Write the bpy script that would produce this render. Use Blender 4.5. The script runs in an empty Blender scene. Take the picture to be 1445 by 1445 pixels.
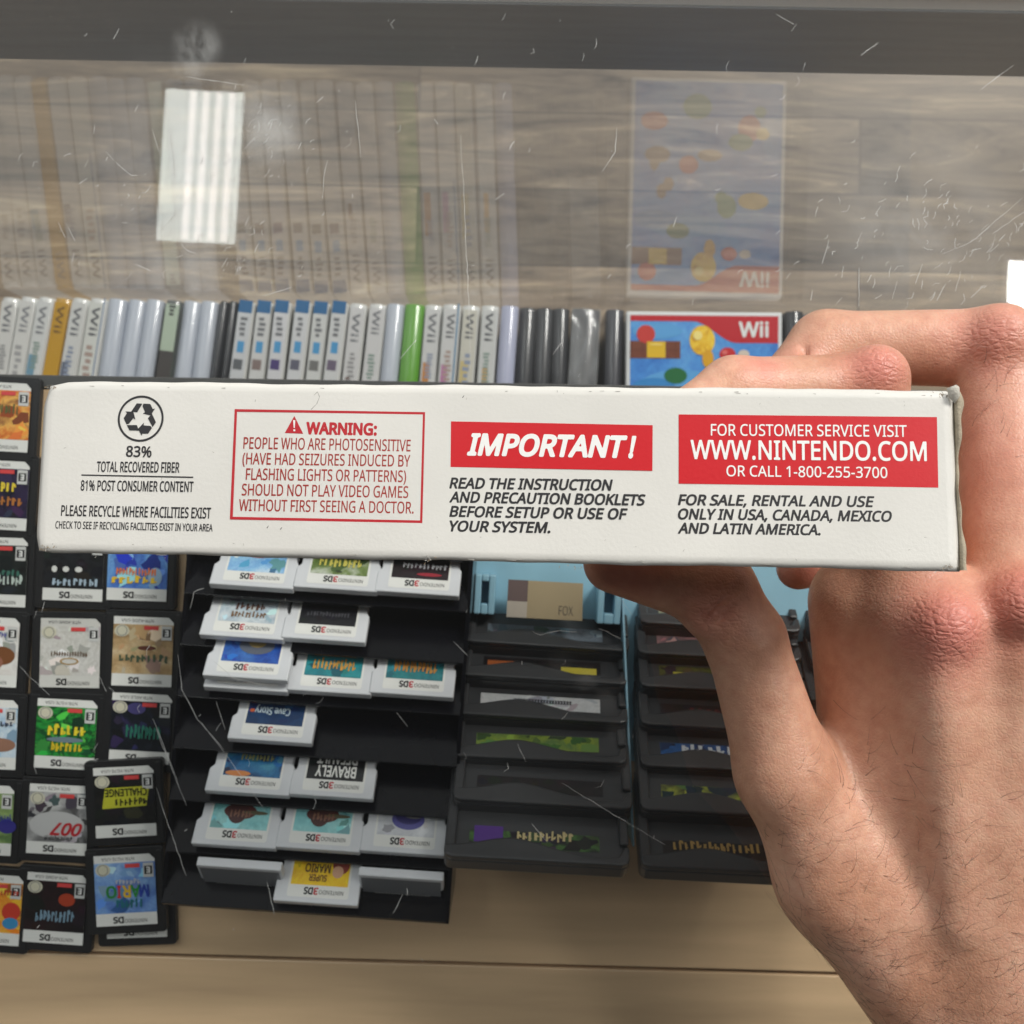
import bpy, math, random
import numpy as np
from mathutils import Vector, Matrix

random.seed(7)
rng = np.random.default_rng(7)
C = bpy.context.scene.collection
SC = bpy.context.scene

# ------------------------------------------------------------------ camera, world, lamps
F = 1445.0                      # focal length in photo pixels (photo is 1445 px square)
CC = 722.5
CAM_H = 0.375                   # camera height above the counter glass
TILT, ROLL = math.radians(1.0), math.radians(1.0)
CAMROT = Matrix.Rotation(TILT, 3, 'X') @ Matrix.Rotation(ROLL, 3, 'Z')
CAMPOS = Vector((0, 0, CAM_H))
cam_d = bpy.data.cameras.new('camera')
cam_d.sensor_width = 36.0
cam_d.lens = 36.0 * F / 1445.0
cam_d.clip_start, cam_d.clip_end = 0.01, 60
cam_d.dof.use_dof = True
cam_d.dof.focus_distance = 0.25
cam_d.dof.aperture_fstop = 34
cam = bpy.data.objects.new('camera', cam_d)
cam.matrix_world = Matrix.Translation(CAMPOS) @ CAMROT.to_4x4()
C.objects.link(cam)
SC.camera = cam

vs = SC.view_settings
vs.view_transform, vs.look, vs.exposure, vs.gamma = 'Standard', 'None', 0.08, 1.0
vs.use_curve_mapping = False
SC.cycles.use_denoising = True
SC.cycles.max_bounces = 10
SC.cycles.transparent_max_bounces = 24
SC.cycles.caustics_reflective = False
SC.cycles.sample_clamp_indirect = 4.0

wd = bpy.data.worlds.new('World'); SC.world = wd; wd.use_nodes = True
nt = wd.node_tree; nt.nodes.clear()
_o = nt.nodes.new('ShaderNodeOutputWorld'); _b = nt.nodes.new('ShaderNodeBackground')
_t = nt.nodes.new('ShaderNodeTexCoord'); _s = nt.nodes.new('ShaderNodeSeparateXYZ')
_m = nt.nodes.new('ShaderNodeMapRange')
_m.inputs[1].default_value, _m.inputs[2].default_value = 0.05, 0.40
_m.inputs[3].default_value, _m.inputs[4].default_value = 0.05, 0.85
nt.links.new(_t.outputs['Generated'], _s.inputs[0]); nt.links.new(_s.outputs['Y'], _m.inputs[0])
_b.inputs['Color'].default_value = (0.96, 0.99, 1.0, 1)
nt.links.new(_m.outputs[0], _b.inputs['Strength']); nt.links.new(_b.outputs[0], _o.inputs[0])
LAMP_STRENGTH = 12.0
CEIL_Z = 3.6
def area_lamp(name, loc, aim, power, sx, sy, col):
    l = bpy.data.lights.new(name, 'AREA'); l.shape = 'RECTANGLE'; l.size, l.size_y = sx, sy; l.energy = power; l.color = col
    o = bpy.data.objects.new(name, l); C.objects.link(o)
    o.location = loc; o.rotation_euler = (Vector(aim) - Vector(loc)).to_track_quat('-Z', 'Y').to_euler()
area_lamp('shop_key_lamp', (2.3, 2.7, 2.9), (0, 0, -.3), 165, 1.4, 1.0, (1.0, 0.97, 0.92))
area_lamp('added_fill_light', (-2.6, 2.2, 3.2), (0, 0, -.3), 12, 1.4, 1.0, (0.97, 1.0, 1.0))  # unseen fill light, added to brighten from the left

def U(u, v, z):
    "photo pixel -> world point on the horizontal plane z"
    d = CAMROT @ Vector(((u - CC) / F, (CC - v) / F, -1.0))
    return CAMPOS + d * ((z - CAM_H) / d.z)

def UD(u, v, d):
    "photo pixel + distance along the view axis -> world point"
    return CAMPOS + CAMROT @ Vector(((u - CC) / F * d, (CC - v) / F * d, -d))

# ------------------------------------------------------------------ helpers
def tag(o, label=None, cat=None, group=None, kind=None):
    if label: o['label'] = label
    if cat: o['category'] = cat
    if group: o['group'] = group
    if kind: o['kind'] = kind
    return o

def empty(name, loc=(0, 0, 0), mw=None):
    o = bpy.data.objects.new(name, None); C.objects.link(o)
    o.empty_display_size = 0.01
    o.matrix_world = mw if mw is not None else Matrix.Translation(loc)
    return o

class MB:
    "collects polygons with materials; build() links ONE mesh object"
    def __init__(s): s.v, s.f, s.m, s.mats, s.sm = [], [], [], [], []
    def mi(s, m):
        if m not in s.mats: s.mats.append(m)
        return s.mats.index(m)
    def add(s, vs_, fs, m, smooth=False):
        b = len(s.v); s.v += [tuple(p) for p in vs_]; k = s.mi(m)
        for f in fs: s.f.append([b + i for i in f]); s.m.append(k); s.sm.append(smooth)
    def box(s, x0, x1, y0, y1, z0, z1, m):
        s.add([(x, y, z) for z in (z0, z1) for y in (y0, y1) for x in (x0, x1)],
              [(0, 2, 3, 1), (4, 5, 7, 6), (0, 1, 5, 4), (2, 6, 7, 3), (0, 4, 6, 2), (1, 3, 7, 5)], m)
    def prism(s, pts, z0, z1, m):
        n = len(pts)
        s.add([(x, y, z0) for x, y in pts] + [(x, y, z1) for x, y in pts],
              [tuple(range(n))[::-1], tuple(range(n, 2 * n))] +
              [(i, (i + 1) % n, n + (i + 1) % n, n + i) for i in range(n)], m)
    def poly(s, pts, z, m): s.add([(x, y, z) for x, y in pts], [tuple(range(len(pts)))], m)
    def rect(s, x0, x1, y0, y1, z, m): s.poly([(x0, y0), (x1, y0), (x1, y1), (x0, y1)], z, m)
    def ell(s, cx, cy, rx, ry, z, m, n=20):
        s.poly([(cx + rx * math.cos(2 * math.pi * i / n), cy + ry * math.sin(2 * math.pi * i / n)) for i in range(n)], z, m)
    def ring(s, cx, cy, r0, r1, z, m, n=64):
        p = [(math.cos(2 * math.pi * i / n), math.sin(2 * math.pi * i / n)) for i in range(n)]
        s.add([(cx + r0 * a, cy + r0 * b, z) for a, b in p] + [(cx + r1 * a, cy + r1 * b, z) for a, b in p],
              [(i, n + i, n + (i + 1) % n, (i + 1) % n) for i in range(n)], m)
    def text(s, t, x, y, w, h, z, m, rot180=False, shear=0, bold=0):
        "fits the string into the box with lower-left x,y width w and cap height h"
        if t.startswith('~'):       # print too small to read in the photo: letter-like strokes
            n = int((len(t) - 1) * 1.35) + 1; cw_ = w / n; kz = 0
            for i in range(n):
                xa = x + cw_ * (i + random.uniform(.05, .2)); st = cw_ * random.uniform(.3, .5); hh = h * random.uniform(.8, 1.05); y_ = y + h * random.uniform(-.08, .12); sl_ = cw_ * random.uniform(-.05, .12)
                s.poly([(xa, y_), (xa + st, y_), (xa + st + sl_, y_ + hh), (xa + sl_, y_ + hh)], z + kz, m)
                a0 = random.choice([-1.6, 0, 1.6, 3.1]); r1, r2 = cw_ * .42, hh * random.uniform(.22, .45); cx_, cy_ = xa + cw_ * .4, y_ + hh * random.uniform(.3, .7); k_ = 7
                oo = [(cx_ + r1 * math.cos(a0 + 3.4 * q / k_), cy_ + r2 * math.sin(a0 + 3.4 * q / k_)) for q in range(k_ + 1)]
                ii = [(cx_ + r1 * .3 * math.cos(a0 + 3.4 * q / k_), cy_ + r2 * .3 * math.sin(a0 + 3.4 * q / k_)) for q in range(k_ + 1)]
                kz += 1.5e-6; s.add([(p[0], p[1], z + kz) for p in oo + ii], [(q, q + 1, k_ + 2 + q, k_ + 1 + q) for q in range(k_)], m); kz += 1.5e-6
                kz = 0 if kz > 2e-5 else kz
            return
        V, Fc, x0, x1, cap = glyphs(t, shear, bold)
        sx, sy = w / (x1 - x0), h / cap
        P = [(((a - x0) * sx), (b * sy), z + k * 1.2e-5) for a, b, k in V]
        if rot180: P = [(x + w - a, y + h - b, k) for a, b, k in P]
        else: P = [(x + a, y + b, k) for a, b, k in P]
        s.add(P, Fc, m)
    def build(s, name, parent=None, bevel=0, loc=None, seg=2, smooth=False):
        me = bpy.data.meshes.new(name)
        me.from_pydata(s.v, [], s.f)
        for m in s.mats: me.materials.append(m)
        me.polygons.foreach_set('material_index', s.m)
        me.polygons.foreach_set('use_smooth', [True] * len(s.f) if smooth else s.sm)
        me.update()
        o = bpy.data.objects.new(name, me); C.objects.link(o)
        if parent: o.parent = parent
        if loc is not None: o.location = loc
        if bevel:
            b = o.modifiers.new('bevel', 'BEVEL'); b.width = bevel; b.segments = seg; b.limit_method = 'ANGLE'
            b.angle_limit = math.radians(40); b.harden_normals = False
        return o

_G = {}
try:        # the sans face that ships with Blender; the built-in face otherwise
    import os
    FONT = bpy.data.fonts.load(os.path.join(bpy.utils.system_resource('DATAFILES'), 'fonts', 'NotoSansMath-Regular.woff2'))
except Exception:
    FONT = None
def embolden(V, Fc, d):
    "grow flat glyphs by d: distance field of the outline, refilled by marching squares (no overlapping faces)"
    V = np.array(V); ec = {}
    for f in Fc:
        for a, c in zip(f, f[1:] + f[:1]): ec[(min(a, c), max(a, c))] = ec.get((min(a, c), max(a, c)), 0) + 1
    E_ = np.array([e for e, n in ec.items() if n == 1]); A, B = V[E_[:, 0]], V[E_[:, 1]]
    T = np.array([(f[0], f[i], f[i + 1]) for f in Fc for i in range(1, len(f) - 1)]); T0, T1, T2 = V[T[:, 0]], V[T[:, 1]], V[T[:, 2]]
    h = .02; lo = V.min(0) - d - 2 * h; hi = V.max(0) + d + 2 * h
    nx, ny = int((hi[0] - lo[0]) / h) + 2, int((hi[1] - lo[1]) / h) + 2
    S_ = np.full((nx, ny), 1.0); ys = lo[1] + h * np.arange(ny)
    for i0 in range(0, nx, 24):
        xs = lo[0] + h * np.arange(i0, min(nx, i0 + 24)); m = .12
        P = np.stack(np.meshgrid(xs, ys, indexing='ij'), -1).reshape(-1, 2)
        q = (np.minimum(A[:, 0], B[:, 0]) < xs[-1] + m) & (np.maximum(A[:, 0], B[:, 0]) > xs[0] - m)
        if not q.any(): continue
        a, ba = A[q], (B - A)[q]; L2 = np.maximum((ba ** 2).sum(1), 1e-12)
        pa = P[:, None] - a; t = np.clip((pa * ba).sum(-1) / L2, 0, 1); D = np.sqrt(((pa - ba * t[..., None]) ** 2).sum(-1)).min(1)
        tx = np.stack([T0[:, 0], T1[:, 0], T2[:, 0]]); q = (tx.min(0) < xs[-1]) & (tx.max(0) > xs[0]); ins = np.zeros(len(P), bool)
        if q.any():
            cr = lambda o_, e_: (e_ - o_)[:, 0] * (P[:, None, 1] - o_[:, 1]) - (e_ - o_)[:, 1] * (P[:, None, 0] - o_[:, 0])
            c0, c1, c2 = cr(T0[q], T1[q]), cr(T1[q], T2[q]), cr(T2[q], T0[q])
            ins = (((c0 >= 0) & (c1 >= 0) & (c2 >= 0)) | ((c0 <= 0) & (c1 <= 0) & (c2 <= 0))).any(1)
        S_[i0:i0 + len(xs)] = np.where(ins, -D, D).reshape(len(xs), ny) - d
    S_ = S_ + 1e-7; VV, FF, ix = [], [], {}
    def vid(k, p):
        if k not in ix: ix[k] = len(VV); VV.append((lo[0] + p[0] * h, lo[1] + p[1] * h))
        return ix[k]
    neg = S_ < 0
    for j in range(ny - 1):
        i = 0; cnt = neg[:-1, j].astype(int) + neg[1:, j] + neg[:-1, j + 1] + neg[1:, j + 1]
        for i in np.nonzero(cnt)[0]:
            c = [(i, j), (i + 1, j), (i + 1, j + 1), (i, j + 1)]; poly = []
            for q in range(4):
                p, r = c[q], c[(q + 1) % 4]
                if neg[p]: poly.append(vid(p, p))
                if neg[p] != neg[r]:
                    lo_, hi_ = min(p, r), max(p, r); t = S_[lo_] / (S_[lo_] - S_[hi_])
                    poly.append(vid((lo_, hi_), (lo_[0] + (hi_[0] - lo_[0]) * t, lo_[1] + (hi_[1] - lo_[1]) * t)))
            if len(poly) > 2: FF.append(tuple(poly))
    return VV, FF
def glyphs(t, shear=0, bold=0):
    k = (t, shear, bold)
    if k in _G: return _G[k]
    def tess(body):
        c = bpy.data.curves.new('tmp', 'FONT'); c.body = body
        if FONT: c.font = FONT
        c.shear = shear; c.resolution_u = 3
        o = bpy.data.objects.new('tmp', c); C.objects.link(o)
        me = o.to_mesh()
        V = [(v.co.x, v.co.y) for v in me.vertices]; Fc = [tuple(p.vertices) for p in me.polygons]
        o.to_mesh_clear(); bpy.data.objects.remove(o); bpy.data.curves.remove(c)
        return V, Fc
    V, Fc = tess(t)
    H, _ = tess('H')
    xs = [a for a, b in V]
    V = [(a, c, 0) for a, c in V]
    if bold:
        V2, Fc = embolden([(a, c) for a, c, _ in V], Fc, bold)
        V = [(a, c, 0) for a, c in V2]; xs = [a for a, c in V2]
    _G[k] = (V, Fc, min(xs), max(xs), max(b for a, b in H))
    return _G[k]

# ------------------------------------------------------------------ materials
def S(r, g, b):
    "sRGB 0-255 -> linear"
    f = lambda c: (c / 255 / 12.92) if c <= 10 else ((c / 255 + 0.055) / 1.055) ** 2.4
    return (f(r), f(g), f(b))

_M = {}
def mat(name, col, rough=0.5, spec=0.5, metal=0, coat=0, bump=0, bscale=400, var=0, vscale=60, vstretch=(1, 1, 1), sss=0):
    if name in _M: return _M[name]
    m = bpy.data.materials.new(name); m.use_nodes = True; n = m.node_tree; p = n.nodes['Principled BSDF']
    p.inputs['Base Color'].default_value = (*col, 1); p.inputs['Roughness'].default_value = rough
    p.inputs['Specular IOR Level'].default_value = spec; p.inputs['Metallic'].default_value = metal
    p.inputs['Coat Weight'].default_value = coat; p.inputs['Coat Roughness'].default_value = 0.08
    tc = n.nodes.new('ShaderNodeTexCoord')
    mp = n.nodes.new('ShaderNodeMapping'); mp.inputs['Scale'].default_value = vstretch
    n.links.new(tc.outputs['Object'], mp.inputs['Vector'])
    if var:
        nz = n.nodes.new('ShaderNodeTexNoise'); nz.inputs['Scale'].default_value = vscale; nz.inputs['Detail'].default_value = 6
        n.links.new(mp.outputs[0], nz.inputs['Vector'])
        r = n.nodes.new('ShaderNodeValToRGB')
        r.color_ramp.elements[0].position, r.color_ramp.elements[1].position = 0.3, 0.7
        r.color_ramp.elements[0].color = (*[c * (1 - var) for c in col], 1)
        r.color_ramp.elements[1].color = (*[min(1, c * (1 + var)) for c in col], 1)
        n.links.new(nz.outputs[0], r.inputs[0]); n.links.new(r.outputs[0], p.inputs['Base Color'])
    if bump:
        nb = n.nodes.new('ShaderNodeTexNoise'); nb.inputs['Scale'].default_value = bscale; nb.inputs['Detail'].default_value = 4
        n.links.new(tc.outputs['Object'], nb.inputs['Vector'])
        bp = n.nodes.new('ShaderNodeBump'); bp.inputs['Strength'].default_value = bump; bp.inputs['Distance'].default_value = 0.0005
        n.links.new(nb.outputs[0], bp.inputs['Height']); n.links.new(bp.outputs[0], p.inputs['Normal'])
    _M[name] = m
    return m

_AN = [0]
_AC = {}
def motif(b, m, x0, x1, y0, y1, z, n, smin_, smax_):
    "irregular printed shapes in the colours of the art, kept inside its panel"
    cols = _AC.get(m.name, ((120, 120, 120),))
    for q in range(n):
        cx, cy = random.uniform(x0, x1), random.uniform(y0, y1); r0 = random.uniform(smin_, smax_); st = random.uniform(.35, 1); a0 = random.gauss(0, .6)
        c = random.choice(cols); g = random.uniform(.7, 1.3); col = tuple(int(max(4, min(245, v * g + random.uniform(-10, 10)) // 6 * 6)) for v in c)
        k = random.choice((7, 9, 12, 14)); P = []
        for i in range(k):
            th = 2 * math.pi * i / k; r = r0 * random.uniform(.45, 1.1); u, v = r * math.cos(th), r * st * math.sin(th)
            P.append((min(x1, max(x0, cx + u * math.cos(a0) - v * math.sin(a0))), min(y1, max(y0, cy + u * math.sin(a0) + v * math.cos(a0)))))
        b.poly(P, z + q * 4e-6, ink(*col))
def art(*cols, scale=110, rough=0.3, dist=1.5):
    "painterly printed picture: noise through a ramp of the given sRGB colours"
    _AN[0] += 1
    m = bpy.data.materials.new('printed_art'); m.use_nodes = True; n = m.node_tree; p = n.nodes['Principled BSDF']
    p.inputs['Roughness'].default_value = rough
    tc = n.nodes.new('ShaderNodeTexCoord'); mp = n.nodes.new('ShaderNodeMapping')
    mp.inputs['Location'].default_value = (_AN[0] * 0.137, _AN[0] * 0.071, 0.3 * _AN[0])
    nz = n.nodes.new('ShaderNodeTexNoise'); nz.inputs['Scale'].default_value = scale; nz.inputs['Detail'].default_value = 5
    nz.inputs['Distortion'].default_value = dist
    r = n.nodes.new('ShaderNodeValToRGB'); e = r.color_ramp.elements
    k = len(cols); _AC[m.name] = cols
    for i, c in enumerate(cols):
        pos = 0.30 + 0.40 * i / max(1, k - 1)
        el = e[i] if i < 2 else e.new(pos)
        el.position = pos; el.color = (*S(*c), 1)
    n.links.new(tc.outputs['Object'], mp.inputs['Vector']); n.links.new(mp.outputs[0], nz.inputs['Vector'])
    n.links.new(nz.outputs[0], r.inputs[0])
    n2 = n.nodes.new('ShaderNodeTexNoise'); n2.inputs['Scale'].default_value = scale * 6; n2.inputs['Detail'].default_value = 3; n2.inputs['Distortion'].default_value = 2.5
    n.links.new(mp.outputs[0], n2.inputs['Vector'])
    ov = n.nodes.new('ShaderNodeMixRGB'); ov.blend_type = 'OVERLAY'; ov.inputs[0].default_value = .45
    n.links.new(r.outputs[0], ov.inputs[1]); n.links.new(n2.outputs[0], ov.inputs[2]); n.links.new(ov.outputs[0], p.inputs['Base Color'])
    return m

def ink(r, g, b, rough=0.4):
    return mat(f'ink {r} {g} {b}', S(r, g, b), rough)

def emit_mat(name, col, st):
    m = bpy.data.materials.new(name); m.use_nodes = True; n = m.node_tree; n.nodes.clear()
    o = n.nodes.new('ShaderNodeOutputMaterial'); e = n.nodes.new('ShaderNodeEmission')
    e.inputs[0].default_value = (*col, 1); e.inputs[1].default_value = st
    n.links.new(e.outputs[0], o.inputs[0]); return m

def glass_mat(name, haze, ior=1.5, smudges_and_glare=(), tint=(1, 1, 1), refl=1.55):
    m = bpy.data.materials.new(name); m.use_nodes = True; n = m.node_tree; n.nodes.clear(); L = n.links.new
    o = n.nodes.new('ShaderNodeOutputMaterial')
    tr = n.nodes.new('ShaderNodeBsdfTransparent'); tr.inputs[0].default_value = (*tint, 1)
    gl = n.nodes.new('ShaderNodeBsdfGlossy'); gl.inputs['Roughness'].default_value = 0.0
    fr = n.nodes.new('ShaderNodeFresnel'); fr.inputs['IOR'].default_value = ior
    ge = n.nodes.new('ShaderNodeNewGeometry'); iv = n.nodes.new('ShaderNodeMath'); iv.operation = 'SUBTRACT'; iv.inputs[0].default_value = 1
    L(ge.outputs['Backfacing'], iv.inputs[1]); f2 = n.nodes.new('ShaderNodeMath'); f2.operation = 'MULTIPLY'
    f3 = n.nodes.new('ShaderNodeMath'); f3.operation = 'MULTIPLY'; f3.inputs[1].default_value = refl; f3.use_clamp = True
    L(fr.outputs[0], f3.inputs[0]); L(f3.outputs[0], f2.inputs[0]); L(iv.outputs[0], f2.inputs[1])
    mx = n.nodes.new('ShaderNodeMixShader')
    L(f2.outputs[0], mx.inputs[0]); L(tr.outputs[0], mx.inputs[1]); L(gl.outputs[0], mx.inputs[2])
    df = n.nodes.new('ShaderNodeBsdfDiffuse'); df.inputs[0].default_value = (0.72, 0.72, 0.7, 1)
    tc = n.nodes.new('ShaderNodeTexCoord')
    nz = n.nodes.new('ShaderNodeTexNoise'); nz.inputs['Scale'].default_value = 45; nz.inputs['Detail'].default_value = 8
    nz.inputs['Roughness'].default_value = 0.7; nz.inputs['Distortion'].default_value = 0.6
    L(tc.outputs['Object'], nz.inputs['Vector'])
    mr = n.nodes.new('ShaderNodeMapRange'); mr.inputs[1].default_value, mr.inputs[2].default_value = 0.35, 0.8
    L(nz.outputs[0], mr.inputs[0])
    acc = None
    for (sx, sy, r, a) in smudges_and_glare:
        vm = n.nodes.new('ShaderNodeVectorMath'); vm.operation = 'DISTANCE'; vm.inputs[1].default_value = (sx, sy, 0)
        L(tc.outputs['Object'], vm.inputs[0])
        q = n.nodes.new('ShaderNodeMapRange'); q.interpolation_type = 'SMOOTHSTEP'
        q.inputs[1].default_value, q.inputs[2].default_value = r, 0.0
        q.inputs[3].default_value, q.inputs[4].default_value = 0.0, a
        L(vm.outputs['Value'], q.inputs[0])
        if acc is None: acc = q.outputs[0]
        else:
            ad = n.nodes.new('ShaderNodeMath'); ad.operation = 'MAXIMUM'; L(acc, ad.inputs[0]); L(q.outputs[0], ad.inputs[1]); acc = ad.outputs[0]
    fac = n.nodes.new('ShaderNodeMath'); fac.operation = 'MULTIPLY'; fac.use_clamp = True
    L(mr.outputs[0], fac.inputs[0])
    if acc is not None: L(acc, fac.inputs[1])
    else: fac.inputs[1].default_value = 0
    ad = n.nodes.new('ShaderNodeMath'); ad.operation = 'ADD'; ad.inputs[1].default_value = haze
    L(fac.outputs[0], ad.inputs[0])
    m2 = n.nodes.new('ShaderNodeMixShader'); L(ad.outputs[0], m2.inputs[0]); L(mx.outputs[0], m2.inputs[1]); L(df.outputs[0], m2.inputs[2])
    L(m2.outputs[0], o.inputs[0]); return m

WHITE = mat('white print stock', S(226, 226, 222), 0.4)
BLACKP = mat('black plastic', (0.009, 0.009, 0.010), 0.42, bump=0.05, bscale=2500)
BLACKT = mat('black tray plastic', (0.004, 0.004, 0.006), 0.2, 0.18, var=0.3, vscale=30)
GREYCART = mat('white cartridge plastic', S(208, 210, 214), 0.42, bump=0.04, bscale=2500)
DARKCART = mat('charcoal cartridge plastic', (0.042, 0.043, 0.046), 0.3, bump=0.07, bscale=3000)

# ------------------------------------------------------------------ ceiling lamps (seen as reflections in the counter glass)
def mirror_pt(u, v):
    "ceiling point whose mirror image in the counter glass falls on photo pixel u,v"
    d = CAMROT @ Vector(((u - CC) / F, (CC - v) / F, -1.0))
    t = (CAM_H + CEIL_Z) / -d.z
    return Vector((d.x * t, d.y * t, CEIL_Z))
q0, q1, q3 = mirror_pt(237, 127), mirror_pt(348, 130), mirror_pt(217, 340)
ex, ey = (q1 - q0), (q0 - q3)
LW, LH = ex.length, ey.length
M_TUBE = emit_mat('lamp tube light', (1.0, 0.99, 0.95), LAMP_STRENGTH * 1.1)
M_DIFF = emit_mat('lamp diffuser light', (0.93, 1.0, 0.95), LAMP_STRENGTH * 0.75)
M_LAMPF = mat('lamp frame white', (0.8, 0.8, 0.8), 0.5)
M_TUBEB = emit_mat('bright lamp tube light', (1.0, 0.99, 0.95), LAMP_STRENGTH * 3.2)
M_DIFFB = emit_mat('bright lamp diffuser light', (1.0, 1.0, 0.97), LAMP_STRENGTH * 2.6)
def ceiling_light(center, label, w=LW, h=LH, bright=False):
    mw = Matrix.Identity(4)
    X, Y = ex.normalized(), ey.normalized()
    for i in range(3): mw[i][0] = X[i]; mw[i][1] = Y[i]; mw[i][3] = center[i]
    r = empty('ceiling_light', mw=mw); tag(r, label, 'ceiling light', 'ceiling lights over the counter')
    b = MB(); b.box(-w / 2 - .02, w / 2 + .02, -h / 2 - .02, h / 2 + .02, 0.004, 0.06, M_LAMPF); b.build('lamp_frame', r)
    b = MB(); b.rect(-w / 2, w / 2, -h / 2, h / 2, 0, M_DIFFB if bright else M_DIFF); b.build('diffuser', r)
    for k in range(4):
        cx = w * (-0.14 + 0.165 * k)
        b = MB(); n = 8; ww = w * 0.042
        pts = [(cx + ww * math.cos(math.pi * i / n), -0.012 * math.sin(math.pi * i / n) - 0.001) for i in range(n + 1)]
        vv = [(x, y, z) for y in (-h * .49, h * .49) for x, z in pts]
        b.add(vv, [(i, i + 1, n + 2 + i, n + 1 + i) for i in range(n)], M_TUBEB if bright else M_TUBE, True); b.build('tube', r)
    return r
c1 = (q1 + q3) * 0.5
ceiling_light(c1, 'rectangular ceiling light with four tubes reflected upper left in the counter glass')
c2 = mirror_pt(1418 + 56, 372 + 106)
ceiling_light(c2, 'ceiling light reflected at the right edge beside the knuckles', bright=True)
# ------------------------------------------------------------------ the display case and the floor outside it
Z_TOPS = 0.375 - 0.887          # tops of the game cases on the lower shelf
Z_LOW = Z_TOPS - 0.135          # lower shelf
Z_BOARD = -0.075                # upper board the cartridges lie on
Z_FLOOR = -0.95
YG = U(722, 424, Z_TOPS).y      # vertical front pane

def wood_floor():
    m = bpy.data.materials.new('grey brown planks'); m.use_nodes = True; n = m.node_tree; L = n.links.new; p = n.nodes['Principled BSDF']
    p.inputs['Roughness'].default_value = 0.45
    tc = n.nodes.new('ShaderNodeTexCoord')
    br = n.nodes.new('ShaderNodeTexBrick'); br.inputs['Scale'].default_value = 1.0
    br.inputs['Brick Width'].default_value = 1.15; br.inputs['Row Height'].default_value = 0.1
    br.inputs['Mortar Size'].default_value = 0.0012; br.inputs['Mortar Smooth'].default_value = 0.3
    br.inputs['Color1'].default_value = (0, 0, 0, 1); br.inputs['Color2'].default_value = (1, 1, 1, 1); br.inputs['Mortar'].default_value = (0.0, 0.0, 0.0, 1)
    mp0 = n.nodes.new('ShaderNodeMapping'); mp0.inputs['Location'].default_value = (0.13, -U(722, 266, Z_FLOOR).y, 0)
    L(tc.outputs['Object'], mp0.inputs[0]); L(mp0.outputs[0], br.inputs['Vector'])
    mp = n.nodes.new('ShaderNodeMapping'); mp.inputs['Scale'].default_value = (.55, 4.5, 1)
    L(tc.outputs['Object'], mp.inputs[0])
    ad = n.nodes.new('ShaderNodeVectorMath'); ad.operation = 'MULTIPLY_ADD'; ad.inputs[1].default_value = (7, 3, 5)
    L(br.outputs['Color'], ad.inputs[0]); L(mp.outputs[0], ad.inputs[2])
    nz = n.nodes.new('ShaderNodeTexNoise'); nz.inputs['Scale'].default_value = 6; nz.inputs['Detail'].default_value = 10
    nz.inputs['Roughness'].default_value = 0.72; nz.inputs['Distortion'].default_value = 1.2
    L(ad.outputs[0], nz.inputs['Vector'])
    r = n.nodes.new('ShaderNodeValToRGB'); e = r.color_ramp.elements
    e[0].position, e[0].color = 0.33, (*S(74, 62, 50), 1)
    e[1].position, e[1].color = 0.68, (*S(206, 186, 154), 1)
    x = e.new(0.46); x.color = (*S(132, 116, 98), 1)
    x = e.new(0.56); x.color = (*S(154, 136, 114), 1)
    L(nz.outputs[0], r.inputs[0])
    hv = n.nodes.new('ShaderNodeMapRange'); hv.inputs[3].default_value, hv.inputs[4].default_value = 0.55, 1.3
    L(br.outputs['Color'], hv.inputs[0])
    mul = n.nodes.new('ShaderNodeMixRGB'); mul.blend_type = 'MULTIPLY'; mul.inputs[0].default_value = 1
    L(r.outputs[0], mul.inputs[1]); L(hv.outputs[0], mul.inputs[2])
    m3 = n.nodes.new('ShaderNodeMixRGB'); m3.inputs[2].default_value = (*S(88, 76, 64), 1)
    L(br.outputs['Fac'], m3.inputs[0]); L(mul.outputs[0], m3.inputs[1])
    L(m3.outputs[0], p.inputs['Base Color'])
    return m
fl = MB(); fl.rect(-6, 6, -6, 6, Z_FLOOR, wood_floor()); tag(fl.build('floor'), kind='structure')

case = empty('display_case', (0, 0, 0))
tag(case, 'glass topped shop counter case with tan boards and black rail', 'display case')
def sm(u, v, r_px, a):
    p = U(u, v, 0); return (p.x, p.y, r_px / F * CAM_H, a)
SMUDGE_AND_GLARE = [sm(278, 62, 44, .7), sm(268, 92, 34, .6), sm(378, 180, 75, .5), sm(360, 150, 50, .4), sm(200, 230, 110, .16), sm(260, 375, 90, .3), sm(250, 240, 210, .14),
          sm(791, 936, 26, .16), sm(826, 956, 26, .16), sm(855, 988, 26, .16), sm(872, 1035, 26, .14), sm(882, 1085, 28, .12), sm(1300, 330, 190, .2), sm(700, 320, 300, .05), sm(1380, 400, 110, .16)]  # first five here paint the curved reflection glare over the charcoal cartridges
M_TOP = glass_mat('counter glass', 0.003, 1.5, SMUDGE_AND_GLARE, tint=(0.985, 0.99, 0.985))
M_PANE = glass_mat('front pane glass', 0.05, 1.5, refl=1.0)
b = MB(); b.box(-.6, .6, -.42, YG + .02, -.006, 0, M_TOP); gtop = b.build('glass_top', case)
b = MB(); b.box(-.6, .6, YG, YG + .005, Z_LOW, -.0105, M_PANE); b.build('front_pane', case)
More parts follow.
